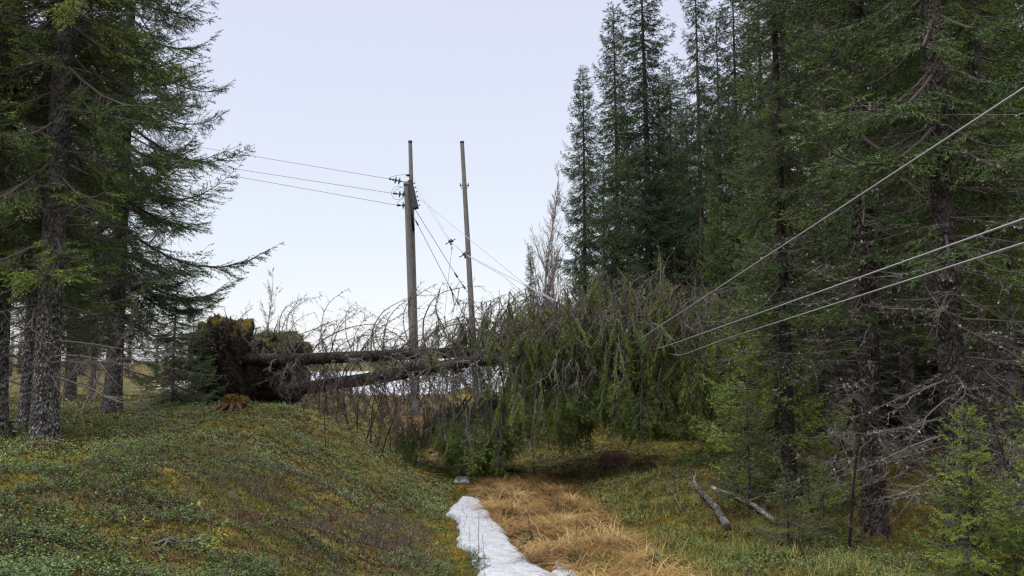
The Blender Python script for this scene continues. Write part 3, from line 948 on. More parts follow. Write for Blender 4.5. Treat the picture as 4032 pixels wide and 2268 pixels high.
def bare_tree(rng, H, r0, n1, spread=.55, asc=.8, twigs=18):
    gt = Geo(); g = Geo()
    s = np.linspace(0, 1, 14)
    w_ = (.05 if H > 3 else .13) * H
    A = np.stack([w_ * np.sin(s * 3.4 + rng.uniform(0, 6)) * s, w_ * np.sin(s * 4.4) * s, H * s], -1)
    gt.add(tubes(A, r0 * (1.05 - s) + .003, 8, rng))
    u = rng.uniform(.22, .98, n1)
    P0 = np.stack([np.interp(u, s, A[:, i]) for i in range(3)], -1)
    az = rng.uniform(0, 6.28, n1)
    D0 = np.stack([np.cos(az) * spread, np.sin(az) * spread, np.full(n1, asc)], -1)
    L = H * .34 * (1.15 - u) * rng.uniform(.5, 1.2, n1)
    P = curve_set(P0, D0, L, 8, np.array([[0, 0, .35]]), rng, .08)
    g.add(tubes(P, (r0 * .32 * (1.1 - u))[:, None] * (1.1 - np.linspace(0, 1, 8))[None], 4, rng), 0, .5)
    k, uu, Q, T = on_curves(P, rng, twigs, .15)
    d = nrm(T + perp(T, rng) * .6 + [0, 0, .15])
    ln = L[k] * .42 * (1.1 - uu) * rng.uniform(.5, 1.2, len(k))
    g.add(spikes(Q, d, ln, .0022 * H ** .5 * 1.6, rng), 0, np.repeat(rng.uniform(.3, .9, len(k)), 4))
    kk = np.repeat(np.arange(len(k)), 4); u2 = rng.uniform(.2, 1, len(kk))
    g.add(spikes(Q[kk] + d[kk] * (ln[kk] * u2)[:, None], nrm(d[kk] + rng.normal(0, .45, (len(kk), 3))), .45 * ln[kk], .0015 * H ** .5 * 1.6, rng), 0, .6)
    return dict(trunk=gt.mesh("birch_trunk", [BIRCHBARK]), crown=g.mesh("birch_crown", [BIRCHTWIG]))


r3 = np.random.default_rng(77)
K_BIRCH = bare_tree(r3, 12, .12, 44, .46, 1.1, 11)
K_BIRCH2 = bare_tree(r3, 5, .035, 24, .6, .8, 12)
K_BIRCH3 = bare_tree(r3, 5, .04, 16, .9, .6, 10)
K_BIRCH3['trunk'].materials[0] = BARK_DARK
K_BIRCH3['crown'].materials[0] = TWIG
K_SHOOT = bare_tree(r3, 1.6, .008, 18, .85, .7, 8)
K_SHOOT['trunk'].materials[0] = BARK_DARK
K_SHOOT['crown'].materials[0] = REDTWIG
K_WILLOW = bare_tree(r3, 2.6, .016, 26, .8, .6, 12)
K_WILLOW['trunk'].materials[0] = BARK_DARK
K_WILLOW['crown'].materials[0] = REDTWIG
bt = dict(cat="birch tree", name="bare_birch")
px_tree(K_BIRCH, 547, 44, s=1.04, rz=.3, label="tallest bare birch beside the pointed spruces", **bt)
px_tree(K_BIRCH, 556, 46, s=1.0, rz=2.3, label="bare birch half hidden by the lowest pointed spruce", **bt)
px_tree(K_BIRCH, 536, 44, s=.66, rz=4.3, label="low bare birch nearest the cable behind the fallen crowns", **bt)
px_tree(K_SPARSE, 531, 42, s=.44, rz=4.3, label="small greyish spruce under the bare birches at the sky's edge", color=(1.1, 1.0, 1.0))
px_tree(K_BIRCH2, 266, 36, s=1.2, rz=.5, label="thin bare birch alone against the sky behind the root plates", **bt)
px_tree(K_BIRCH3, 838, 7.8, s=.42, rz=1.5, lean=(R(5), R(-9)), label="forked bare birch sapling beside the flared spruce trunk", **bt)
px_tree(K_BIRCH3, 800, 9.6, s=.62, rz=3.5, lean=(0, R(-24)), label="grey bare birch arching in front of the dark wood", **bt)
px_tree(K_BIRCH2, 82, 13.5, s=.55, rz=.8, lean=(R(4), R(20)), label="dark leaning thin stem between the two pale spruce trunks", **bt)
px_tree(K_BIRCH2, 100, 13.9, s=.32, rz=2.8, label="crooked low bare stem at the foot of the farther pale trunk", **bt)
px_tree(K_BIRCH2, 24, 15.5, s=.5, rz=5.0, label="bare thin birch beyond the thick lichen-flecked trunk", **bt)
px_tree(K_BIRCH3, 1002, 6.8, s=.40, rz=4.0, lean=(R(3), R(8)), label="bare sapling leaning by the leaning spruce trunk", **bt)
px_tree(K_SHOOT, 328, 11.8, s=.6, rz=1.0, label="small bare shrub on the crest of the leafy bank", cat="bare shrub", name="bare_shrub")
for k, (px, py, s_) in enumerate([(612, 520, .36), (607, 535, .30), (585, 500, .3), (640, 492, .45), (652, 486, .5), (668, 492, .5), (690, 486, .5), (628, 480, .45), (700, 500, .4), (645, 548, .22), (560, 530, .25), (672, 520, .3), (712, 548, .35), (740, 560, .3), (600, 470, .5), (576, 472, .4), (770, 530, .9), (800, 556, .9), (742, 545, .8), (826, 540, 1.0), (812, 572, .8), (852, 562, .9), (765, 566, .7), (895, 560, 1.0), (785, 515, .9), (725, 520, .8)]):
    p_ = hit(px, py)
    o = plant_tree(K_SHOOT, p_[0], p_[1], s=s_ * .5, rz=k * 1.7, lean=(R((k * 37) % 35 - 17), R((k * 23) % 39 - 19)), label="thin bare shoot standing in the grass along the trail", cat="bare shrub", group="bare shoots along the trail", name="bare_shrub", sink=.02)
for k, (px, Y) in enumerate([(292, 19.5), (306, 18.6), (322, 19), (338, 18), (352, 18.5), (366, 17.6), (378, 18.2), (392, 17.2), (404, 18), (416, 17.4), (345, 20), (372, 20), (398, 20), (330, 17), (358, 16.6), (384, 16.2)]):
    px_tree(K_WILLOW, px, Y, s=.55 + (k * 7 % 6) * .08, rz=k * 1.9, lean=(R((k * 31) % 23 - 11), R((k * 41) % 29 - 14)), label="leafless brown bush in the thicket beneath the slanting log", cat="bare shrub", group="bare bushes beneath the logs", name="bare_shrub")
seed_spots = [(466, 540), (470, 562), (478, 568), (455, 500), (530, 545), (536, 556), (486, 574), (560, 515), (600, 545), (575, 566), (625, 560), (690, 545), (655, 570)]
for k, (px, py) in enumerate(seed_spots):
    p_ = hit(px, py)
    plant_tree(K_SEED, p_[0], p_[1], s=.14 + (k * 7 % 5) * .05, rz=k * 1.3, lean=(R(k % 3 * 6 - 6), R(k % 4 * 5 - 7)), label="tiny spruce seedling at the rim of the snow and straw grass", cat="spruce seedling", group="tiny spruce seedlings by the snow", color=(.85, 1.0, .9), name="spruce_seedling", sink=.01)


# ------------------------------------------------------------------ power line
WOOD, t, b = mat("weathered_pole_wood", 0.85, 0.15)
oc = objcoord(t)
mp = N(t, "ShaderNodeMapping"); mp.inputs['Scale'].default_value = (14, 14, .9)
t.links.new(oc, mp.inputs[0])
c = ramp(t, noise(t, 3, 6, mp.outputs[0], .65), [(0.3, (.085, .080, .080)), (0.55, (.20, .19, .185)), (0.75, (.30, .285, .275))])
c = mix(t, ramp(t, noise(t, 2.2, 3, oc), [(0.5, (0, 0, 0)), (0.72, (1, 1, 1))]), c, (.17, .13, .10))
t.links.new(c, b.inputs['Base Color'])
bump(t, b, noise(t, 3, 6, mp.outputs[0]), .4, .01)
IRON, t, b = mat("dark_iron", 0.55, 0.4); b.inputs['Base Color'].default_value = (.022, .022, .026, 1)
TARRED, t, b = mat("tarred_beam", 0.8, 0.2); b.inputs['Base Color'].default_value = (.020, .021, .028, 1)
GLASS, t, b = mat("green_insulator_glass", 0.12, 0.6)
b.inputs['Base Color'].default_value = (.03, .22, .15, 1)
b.inputs['Transmission Weight'].default_value = .35
WIRE, t, b = mat("aluminium_conductor", 0.5, 0.5); b.inputs['Base Color'].default_value = (.30, .305, .32, 1); b.inputs['Metallic'].default_value = .3
STEEL, t, b = mat("weathered_wire", 0.7, 0.3); b.inputs['Base Color'].default_value = (.13, .12, .12, 1)


def disc(c0, c1, r, k=16):
    """closed short cylinder between two points"""
    c0, c1 = np.asarray(c0, float), np.asarray(c1, float)
    P = np.stack([c0, c0 + (c1 - c0) * .001, c0 + (c1 - c0) * .999, c1])
    return tubes(P, np.array([.0005, r, r, .0005]), k, np.random.default_rng(1))


def pole(base, top, r0, r1, label, capr=None, group="wooden poles of the power line"):
    base, top = np.asarray(base), np.asarray(top)
    root = empty("power_pole", tuple(base), label, "utility pole", group)
    g = Geo(); s = np.linspace(0, 1, 10)
    g.add(tubes((top - base)[None] * s[:, None], r0 + (r1 - r0) * s, 16))
    link("shaft", g.mesh("shaft", [WOOD]), root)
    d = nrm((top - base)[None])[0]
    g = Geo(); g.add(disc(top - base - d * .06, top - base + d * .03, (capr or r1 * 1.22), 16))
    link("cap", g.mesh("cap", [IRON if capr else WOOD]), root)
    return root


def foot(px, py, Y, px2, py2):
    """pole base on the ground under the line of sight through two points at depth Y"""
    a, b_ = at(px, py, Y), at(px2, py2, Y)
    z = gnd(b_[0], Y) - .4
    k = (z - a[2]) / (b_[2] - a[2])
    return a + (b_ - a) * k


PY = 30.0
topA = at(410.2, 141.5, PY)
poleA = pole(foot(410.2, 141, PY, 415.5, 352), topA, .135, .080, "taller slim pole of the twin pole holding the insulators", .085)
topS = at(406.9, 184, PY - .28)
poleS = pole(foot(406.9, 184, PY - .28, 413.0, 352), topS, .155, .118, "shorter thick pole lashed in front of the taller slim pole")
topB = at(462, 142, PY + 1.0)
poleB = pole(foot(462, 142, PY + 1, 473.5, 345), topB, .145, .085, "single leaning pole standing alone with nothing on its top", .09)
g = Geo()
hb = at(464.5, 185.5, PY + 1) - poleB.matrix_basis.translation
for sg in (-1, 1):
    g.add(disc(hb + np.array([sg * .09, -.05, 0]), hb + np.array([sg * .20, -.05, .01]), .022, 8))
    g.add(disc(hb + np.array([sg * .17, -.05, -.06]), hb + np.array([sg * .17, -.05, .10]), .016, 8))
    g.add(disc(hb + np.array([sg * .10, -.05, -.16]), hb + np.array([sg * .17, -.05, -.01]), .012, 8))
link("bracket", g.mesh("bracket", [IRON]), poleB)


def z4(x, y, Y):
    return at((1400 + x * .5521) / 3.9375, (500 + y * .5521) / 3.9375, Y)


# the crossarm hanging crookedly from the twin pole
baseA = np.array(poleA.location)
p0, p1 = z4(388, 385, PY - .25), z4(432, 580, PY - .9)
d = nrm((p1 - p0)[None])[0]
sx_ = nrm(np.cross(d, [0, 1., 0])[None])[0]; sy_ = np.cross(d, sx_)
V = np.array([p + sx_ * a * .10 + sy_ * b_ * .07 for p in (p0, p1) for a, b_ in ((-1, -1), (1, -1), (1, 1), (-1, 1))]) - baseA
F = np.array([[0, 1, 2, 3], [7, 6, 5, 4], [0, 4, 5, 1], [1, 5, 6, 2], [2, 6, 7, 3], [3, 7, 4, 0]])
g = Geo(); g.add((V, F)); ca = link("crossarm", g.mesh("crossarm", [TARRED], False), poleA)
ca["label"] = "broken dark crossarm hanging down beside the pole"
for k in range(6):                                        # bolts through the crossarm
    p = p0 + (p1 - p0) * (.12 + .16 * k) - baseA
    g = Geo(); g.add(disc(p - sx_ * .14, p + sx_ * .20, .014, 8)); g.add(disc(p + sx_ * .15, p + sx_ * .18, .03, 6))
    link("bolt", g.mesh("bolt", [IRON]), ca)
g = Geo()
br0, br1 = z4(385, 520, PY - .1) - baseA, z4(415, 740, PY - .1) - baseA
g.add(disc(br0, br1, .05, 8)); link("brace", g.mesh("brace", [TARRED]), poleA)
g = Geo(); g.add(disc(z4(378, 345, PY) - baseA - [0, 0, .03], z4(378, 345, PY) - baseA + [0, 0, .03], .11, 14)); link("clamp", g.mesh("clamp", [IRON]), poleA)

ins = []
for (a, b_, discs) in (((240, 370), (382, 400), (287, 313)), ((270, 474), (372, 484), (316, 342)), ((297, 558), (372, 560), (341,))):
    A_, B_ = z4(*a, PY - .3), z4(*b_, PY - .3)
    st = g = Geo()
    pts = np.stack([A_ + (B_ - A_) * s for s in np.linspace(0, 1, 5)]) - baseA
    g.add(tubes(pts, .020, 6))
    for s in (.05, .2, .85):
        c0 = A_ + (B_ - A_) * s - baseA
        g.add(disc(c0 - [.035, 0, 0], c0 + [.035, 0, 0], .045, 8))
    io = link("insulator", g.mesh("insulator", [IRON]), poleA)
    for xx in discs:
        s = (xx - a[0]) / (b_[0] - a[0])
        c0 = A_ + (B_ - A_) * s - baseA
        dv = nrm((B_ - A_)[None])[0]
        g = Geo()
        prof = [(-.05, .03), (-.03, .05), (-.02, .145), (.005, .15), (.02, .06), (.05, .04)]
        P_ = np.stack([c0 + dv * z for z, _ in prof])
        g.add(tubes(P_, np.array([r_ for _, r_ in prof]), 18))
        link("glass_disc", g.mesh("glass_disc", [GLASS]), io)
    ins.append((A_, B_))
# loose jumper loop at the middle insulator
an = np.linspace(0, 2 * math.pi, 30)
lc = z4(303, 470, PY - .35)
P_ = np.stack([lc[0] + .265 * np.cos(an), np.full(30, lc[1]) + .05 * np.sin(an), lc[2] + .29 * np.sin(an)], -1) - baseA
g = Geo(); g.add(tubes(P_, .008, 5)); link("jumper_loop", g.mesh("jumper_loop", [STEEL]), poleA)
g = Geo()
for a, b_ in (((240, 362), (375, 341)), ((270, 465), (350, 424)), ((292, 548), (350, 512))):
    A_, B_ = z4(*a, PY - .33), z4(*b_, PY - .33)
    s = np.linspace(0, 1, 8)[:, None]
    P_ = A_ + (B_ - A_) * s + np.array([0, 0, .05]) * np.sin(s * math.pi)
    g2 = Geo(); g2.add(tubes(P_ - baseA, .009, 5)); link("jumper_wire", g2.mesh("jumper_wire", [STEEL]), poleA)


def wire(name, pts, r_, m_, label, cat="cable", group=None, n=60, grips=()):
    pts = np.array(pts)
    dd = np.concatenate([[0], np.cumsum(np.linalg.norm(np.diff(pts, axis=0), axis=1))])
    s = np.linspace(0, dd[-1], n)
    P_ = np.stack([np.interp(s, dd, pts[:, i]) for i in range(3)], -1)
    for _ in range(2):
        P_[1:-1] = (P_[:-2] + 2 * P_[1:-1] + P_[2:]) / 4
    base = P_[0].copy()
    g = Geo(); g.add(tubes(P_ - base, r_, 6))
    o = link(name, g.mesh(name, [m_]), None, tuple(base))
    tag(o, label, cat, group)
    for (gp0, gp1, gr) in grips:
        a = P_[int(gp0 * (n - 1))]; b_ = P_[0] + 0
        d_ = nrm((P_[min(int(gp0 * (n - 1)) + 1, n - 1)] - a)[None])[0]
        g = Geo(); g.add(disc(a - base, a - base + d_ * gp1, gr, 8)); link("grip", g.mesh("grip", [IRON]), o)
    return o


# conductors coming from beyond the near-bank spruces to the insulators
for k, (pl, lab) in enumerate((((0, 330), "highest of the three wires reaching the insulators over the near bank"),
                               ((0, 432), "middle wire of the three reaching the insulators over the near bank"),
                               ((0, 505), "lowest of the three wires reaching the insulators over the near bank"))):
    A_ = ins[k][0]
    Bm = z4(*pl, 30)
    Bf = Bm + (Bm - A_) * 6
    s = np.linspace(0, 1, 3)
    wire("power_wire", [A_, Bm, Bf], .009, STEEL, lab, "power line wire", "wires reaching the insulators", 40)

# conductors pulled down by the fallen crowns, then rising past the viewer
def far_ext(p, q_, k):
    return q_ + (q_ - p) * k


def zz2(x, y):
    return x * .3975, y * .3975


WY = [(1028, 95, 6.0), (1030, 218, 6.0), (1030, 242, 6.2)]
cA = [z4(415, 365, PY - .3), z4(680, 818, 26.5), z4(780, 905, 25), z4(1080, 1060, 21), at(545, 296, 18.5), at(590, 322, 16.8), at(612, 352, 15.2), at(634, 343, 14.2), at(1024, 88, 3.5)]
cB = [z4(425, 420, PY - .35), z4(660, 800, 26.8), z4(785, 912, 25.2), z4(1060, 1065, 21.4), at(528, 297, 18.9), at(575, 326, 17.0), at(625, 356, 15.0), at(664, 347, 13.6), at(1024, 219, 3.6)]
cC = [z4(440, 497, PY - .35), z4(825, 810, 25.0), z4(1200, 1115, 20), at(560, 303, 18.0), at(630, 345, 15.6), at(680, 356, 13.6), at(722, 340, 12.0), at(1024, 243, 3.7)]
for c_, lab in ((cA, "steepest and uppermost of the three pale cables crossing the dark wood"), (cB, "middle of the three pale cables rising out of the fallen crowns"), (cC, "lowest of the three pale cables crossing the dark wood")):
    c_ = list(c_) + [far_ext(c_[-2], c_[-1], .9)]
    wire("power_cable", c_, np.interp(np.linspace(0, 1, 220), [0, .35, .5, .62, 1], [.0095, .009, .0075, .006, .006]), WIRE, lab, "power line cable", "pale cables dragged down by the fallen trees", 220)

# stays of the twin pole and the loose wire
wire("stay_wire", [z4(395, 540, PY - .3), z4(735, 1085, 28), z4(790, 1165, 27.6), z4(900, 1330, 27), z4(1060, 1580, 26)], .012, STEEL, "upper stay wire with dark grips slanting behind the lone pole", "stay wire", "stay wires of the twin pole", 60,
     ((.50, .22, .035), (.59, .22, .035)))
wire("stay_wire", [z4(415, 640, PY - .3), z4(690, 1175, 28), z4(790, 1370, 27.3), z4(900, 1580, 26.5)], .012, STEEL, "lower stay wire with dark grips ending in the drooping branches", "stay wire", "stay wires of the twin pole", 60,
     ((.04, .25, .032), (.55, .22, .035), (.66, .22, .035)))
wire("loose_wire", [z4(690, 835, 26.4), z4(685, 880, 26.4), z4(668, 1020, 26.4), z4(650, 1200, 26.4), z4(632, 1370, 26.4)], .007, STEEL, "thin broken wire hanging straight down from the cable joint", "loose wire", None, 30, ((.06, .1, .02),))
for k, (x, y, Y, lab) in enumerate(((680, 816, 26.45, "upper dark clamp on the sagging cables between the poles"), (781, 908, 25.0, "lower dark clamp on the sagging cables beside the lone pole"))):
    p = z4(x, y, Y); o = empty("cable_clamp", tuple(p), lab, "cable clamp", "clamps on the sagging cables")
    g = Geo(); g.add(disc([-.09, 0, .0], [.09, 0, .02], .045, 8)); g.add(disc([0, 0, -.14], [0, 0, .09], .03, 8)); link("body", g.mesh("body", [IRON]), o)
    g = Geo(); g.add(disc([-.2, 0, -.10], [-.04, 0, -.02], .018, 6)); g.add(disc([.05, 0, .03], [.17, 0, .09], .016, 6)); link("bolt", g.mesh("bolt", [IRON]), o)


# ------------------------------------------------------------------ dead wood, ant hill, stump
GREYWOOD = bark_material("grey_dead_wood", (.05, .045, .042), (.13, .12, .112), (.17, .16, .15), (.30, .29, .27), .5)
REDWOOD = bark_material("red_brown_dead_wood", (.06, .03, .02), (.17, .085, .05), (.22, .12, .07), (.30, .25, .2), .2)


def stick(name, pts, r0, r1, m_, label, cat="dead branch", tw=6, seed=0, cap=None, lumps=.04):
    rng = np.random.default_rng(seed)
    pts = np.array(pts); n = 14
    s = np.linspace(0, 1, len(pts)); ss = np.linspace(0, 1, n)
    P_ = np.stack([np.interp(ss, s, pts[:, i]) for i in range(3)], -1)
    P_[1:-1] += rng.normal(0, lumps * r0, (n - 2, 3))
    base = P_[0].copy()
    root = empty(name, tuple(base), label, cat)
    g = Geo(); g.add(tubes(P_ - base, r0 + (r1 - r0) * ss, 10, rng)); link("stem", g.mesh("stem", [m_]), root)
    if tw:
        i = rng.integers(3, n, tw); d = nrm((P_[-1] - P_[0])[None])[0]
        D = nrm(d[None] + rng.normal(0, .7, (tw, 3)))
        g = Geo(); g.add(spikes(P_[i] - base, D, rng.uniform(.15, .5, tw), max(r1 * .6, .006), rng), 0, .8)
        link("twigs", g.mesh("twigs", [TWIG]), root)
    if cap:
        d = nrm((P_[0] - P_[1])[None])[0]
        g = Geo(); g.add(disc(-d * .01, d * .012, r0 * .97, 14)); link("cut_end", g.mesh("cut_end", [cap]), root)
    return root


def lay(px, py, dz=.05):
    p = hit(px, py); return p + np.array([0, 0, dz])


CUT, t, b = mat("dark_cut_wood", .9, .1); b.inputs['Base Color'].default_value = (.035, .025, .02, 1)
stick("cut_log", [lay(728, 531, .04), lay(716, 512, .06), lay(701, 495, .05), lay(690, 484, .02)], .050, .036, GREYWOOD, "short grey cut log pointing at the viewer on the slope", "log", 4, 3, CUT)
stick("birch_log", [lay(776, 526, .05), lay(755, 511, .07), lay(733, 499, .06), lay(712, 488, .0)], .034, .030, BIRCHBARK, "thin white birch log lying behind the grey cut log", "log", 4, 5, CUT)
stick("dead_branch", [lay(682, 512, .02), lay(674, 503, .12), lay(664, 494, .22), lay(655, 490, .2)], .012, .007, GREYWOOD, "crooked pale twig sticking up in the leaves by the log", "dead branch", 5, 8)
stick("dead_branch", [at(16, 434, 9.6) - [0, 0, .1], at(11, 426, 9.5), at(4, 418, 9.4), at(-8, 400, 9.3)], .030, .022, GREYWOOD, "curved whitish branch leaning into the bank beyond the thick trunk", "dead branch", 3, 9)
stick("dead_branch", [at(194, 403, 19.2), at(203, 390, 19.3), at(212, 376, 19.5), at(219, 364, 19.7)], .075, .045, REDWOOD, "reddish brown broken stem leaning on the upturned soil", "dead branch", 3, 10)
stick("dead_branch", [at(180, 401, 19.0), at(190, 394, 19.1), at(202, 386, 19.2), at(212, 384, 19.4)], .05, .03, GREYWOOD, "grey splintered branch lying under the reddish broken stem", "dead branch", 6, 11)
stick("dead_branch", [at(178, 398, 18.7), at(192, 399, 18.9), at(205, 399, 19.1), at(215, 394, 19.3)], .04, .02, GREYWOOD, "low pale root-like branch lying by the reddish broken stem", "dead branch", 8, 12)

g = Geo(); r4 = np.random.default_rng(9)
hp = hit(617, 466); hz = float(gnd(hp[0], hp[1]))
v, f = lumpy((0, 0, 0), (.33, .32, .27), 44, 40, 24, .10)
g.add((v, f))
idx = r4.integers(0, len(v), 5000)
g.add(barbs(v[idx], nrm(r4.normal(0, 1, (5000, 3)) + [0, 0, .3]), .035, .005, r4), 1, np.repeat(r4.uniform(.2, 1, 5000), 3))
ANT, t, b = mat("ant_hill_litter", 1, .05)
t.links.new(ramp(t, noise(t, 18, 5, objcoord(t), .7), [(0.3, (.09, .05, .038)), (.55, (.19, .11, .085)), (.75, (.28, .18, .14))]), b.inputs['Base Color'])
ANTN = tinted("ant_hill_needles", [(0, (.11, .06, .044)), (.5, (.21, .13, .10)), (1, (.32, .22, .17))], .95, .05, False)
tag(link("ant_hill", g.mesh("ant_hill", [ANT, ANTN]), None, (hp[0], hp[1] + .3, hz)), "rounded brown ant hill of needles beside the fallen crowns", "ant hill")

g = Geo(); sp = hit(234, 410); sp_z = float(gnd(sp[0], sp[1]))
v, f = lumpy((0, 0, .02), (.21, .2, .22), 51, 40, 24, .5)
g.add((v, f)); idx = r4.integers(0, len(v), 4200)
MOSSY = tinted("orange_moss", [(0, (.07, .035, .014)), (.45, (.12, .075, .018)), (1, (.21, .16, .028))], .95, .05, False)
g.add(barbs(v[idx], nrm(v[idx] + r4.normal(0, .3, (4200, 3))), .05, .009, r4), 1, np.repeat(np.clip(v[idx, 2] * 1.6 + r4.normal(.2, .25, 4200), 0, 1), 3))
STUMPW, t, b = mat("rotten_wood", 1, .05)
t.links.new(ramp(t, noise(t, 12, 5, objcoord(t), .7), [(0.3, (.035, .02, .013)), (.6, (.10, .058, .032))]), b.inputs['Base Color'])
rt = empty("mossy_stump", (sp[0], sp[1], sp_z), "rotten stump covered in orange and yellow moss on the bank's crest", "stump")
link("body", g.mesh("stump_body", [STUMPW, MOSSY]), rt)
for k in range(4):
    an = -2.4 + k * .5
    P_ = np.stack([np.array([math.cos(an) * s * .6, math.sin(an) * s * .6, .22 - .30 * s]) for s in np.linspace(.3, 1, 6)])
    g = Geo(); g.add(tubes(P_, .045 * (1.1 - np.linspace(0, .8, 6)), 7)); link("root", g.mesh("stump_root", [STUMPW]), rt)


# ------------------------------------------------------------------ ground cover
def scatter(rng, n, y0, y1, xl, xr, power=1.0):
    """points with density falling with distance"""
    a = rng.uniform(0, 1, n)
    Y = y0 * (y1 / y0) ** a
    X = rng.uniform(-1, 1, n) * (0.80 * Y + 1.5)
    k = (X > xl(Y)) & (X < xr(Y))
    return X[k], Y[k]


heath, golden = hit(345, 522)[:2], hit(438, 538)[:2]


def patch(x, y, c, rx, ry):
    return np.exp(-((x - c[0]) / rx) ** 2 - ((y - c[1]) / ry) ** 2)


# dwarf shrubs (lingonberry and bilberry leaves)
rng = np.random.default_rng(300)
X, Y = scatter(rng, 150000, 2.2, 32, lambda y: y * 0 - 60, lambda y: y * 0 + 60)
rel = X - path_x(Y)
cov = .45 * fbm(X * .9, Y * .9, 61, 3) + .55 * fbm(X * 2.8, Y * 2.8, 67, 2)
onbank = (rel < -1.15) & ~on_snow(X, Y)
onright = (rel > 1.35) & (rel < 9) & (Y > 6)
pr = np.where(onbank, (.12 + .88 * sstep(.40, .55, cov + .10 * sstep(7, 11, Y))), np.where(onright, .85 * sstep(.38, .54, cov) * (1 - sstep(2.4, 4.0, rel) * .85), 0.0))
pr = pr * (1 - sstep(17, 26, Y) * .6) * (1 - .72 * patch(X, Y, heath, 1.0, 1.5)) * (1 - .7 * patch(X, Y, golden, .45, .9))
k = rng.uniform(size=len(X)) < pr
X, Y = X[k], Y[k]
Z = gnd(X, Y)
n_leaf = 8
size = .0088 + .0009 * Y
hgt = rng.uniform(.03, .12, len(X)) * np.clip(.4 + 3.2 * (cov[k] - .38), .4, 1.5)
lean = rng.normal(0, .35, (len(X), 2))
kk = np.repeat(np.arange(len(X)), n_leaf)
u = rng.uniform(.25, 1.0, len(kk))
P = np.stack([X[kk] + lean[kk, 0] * hgt[kk] * u, Y[kk] + lean[kk, 1] * hgt[kk] * u, Z[kk] + hgt[kk] * u], -1) + rng.normal(0, .008, (len(kk), 3))
az = rng.uniform(0, 6.28, len(kk)); el = rng.uniform(-.2, .75, len(kk))
d = np.stack([np.cos(az) * np.cos(el), np.sin(az) * np.cos(el), np.sin(el)], -1)
sd2 = nrm(np.cross(d, np.array([0, 0, 1.]))); up_ = np.cross(sd2, d)
ls = (size[kk] * rng.uniform(.7, 1.3, len(kk)))[:, None]
V = np.stack([P, P + d * ls * .55 + sd2 * ls * .42 + up_ * ls * .1, P + d * ls * 1.25, P + d * ls * .55 - sd2 * ls * .42 + up_ * ls * .1], 1).reshape(-1, 3)
b0 = np.arange(len(kk))[:, None] * 4
F = b0 + np.array([[0, 1, 2, 3]])
tintp = np.clip(.28 + 1.5 * (fbm(X * .6, Y * .6, 88) - .5) + .30 * sstep(7, 12, Y), 0, .85)
g = Geo()
g.add((V, F), 0, np.repeat(np.clip(tintp[kk] + rng.normal(0, .24, len(kk)), 0, 1), 4))
g.add(spikes(np.stack([X, Y, Z], -1), nrm(np.stack([lean[:, 0], lean[:, 1], np.ones(len(X))], -1)), hgt, .0025, rng), 1, .3)
LEAF = tinted("dwarf_shrub_leaves", [(0, (.034, .062, .010)), (.4, (.072, .110, .020)), (.7, (.118, .155, .046)), (.92, (.18, .21, .088)), (1, (.17, .10, .04))], .5, .22, False)
tag(link("dwarf_shrub_cover", g.mesh("dwarf_shrub_cover", [LEAF, TWIG], False)), "low cover of small glossy green dwarf shrub leaves over the bank", kind="stuff")

# moss fronds and dead fine stems
rng = np.random.default_rng(301)
X, Y = scatter(rng, 520000, 2.2, 30, lambda y: y * 0 - 60, lambda y: y * 0 + 60)
rel = X - path_x(Y)
k = ((rel < -.85) & ~on_snow(X, Y)) | (rel > .9 + .6 * fbm(X, Y, 5))
X, Y = X[k], Y[k]; Z = gnd(X, Y)
D = nrm(np.stack([rng.normal(0, .6, len(X)), rng.normal(0, .6, len(X)), np.ones(len(X))], -1))
hue = .5 * fbm(X * .7, Y * .7, 71, 3) + .5 * fbm(X * 2.4, Y * 2.4, 73, 3)
tn = np.clip((hue - .5) * 3.2 + .5 + rng.normal(0, .2, len(X)) - .35 * patch(X, Y, heath, 1.0, 1.5) + .7 * patch(X, Y, golden, .5, 1.0) + .25 * sstep(2.5, 5, X - path_x(Y)), 0, 1)
g = Geo()
g.add(barbs(np.stack([X, Y, Z], -1), D, .018 + .0016 * Y, .0022 + .00045 * Y, rng, .5), 0, np.repeat(tn, 3))
MOSS = tinted("moss_fronds", [(0, (.050, .024, .011)), (.25, (.095, .050, .014)), (.45, (.050, .064, .010)), (.7, (.100, .100, .014)), (1, (.22, .155, .016))], .95, .05, False)
X, Y = scatter(rng, 15000, 2.2, 22, lambda y: y * 0 - 60, lambda y: y * 0 + 60)
rel = X - path_x(Y); k = ((rel < -.8) | (rel > 1.0)) & (fbm(X * .8, Y * .8, 93) > .44)
X, Y = X[k], Y[k]
g.add(spikes(np.stack([X, Y, gnd(X, Y)], -1), nrm(np.stack([rng.normal(0, .35, len(X)), rng.normal(0, .35, len(X)), np.ones(len(X))], -1)), rng.uniform(.06, .22, len(X)), .0016 + .0002 * Y, rng), 1, np.repeat(rng.uniform(0, .5, len(X)), 4))
X, Y = rng.normal(heath[0], .75, 9000), rng.normal(heath[1], 1.2, 9000)
k = (X - path_x(Y) < -1.3) & (fbm(X * 2.2, Y * 2.2, 97) > .47) & (Y > 2.2)
X, Y = X[k], Y[k]
g.add(spikes(np.stack([X, Y, gnd(X, Y)], -1), nrm(np.stack([rng.normal(.1, .5, len(X)), rng.normal(0, .5, len(X)), np.ones(len(X))], -1)), rng.uniform(.05, .17, len(X)), .0024, rng), 2, np.repeat(rng.uniform(.1, .9, len(X)), 4))
tag(link("moss_cover", g.mesh("moss_cover", [MOSS, TWIG, REDTWIG])), "green, golden and brown moss with fine dead stems", kind="stuff")


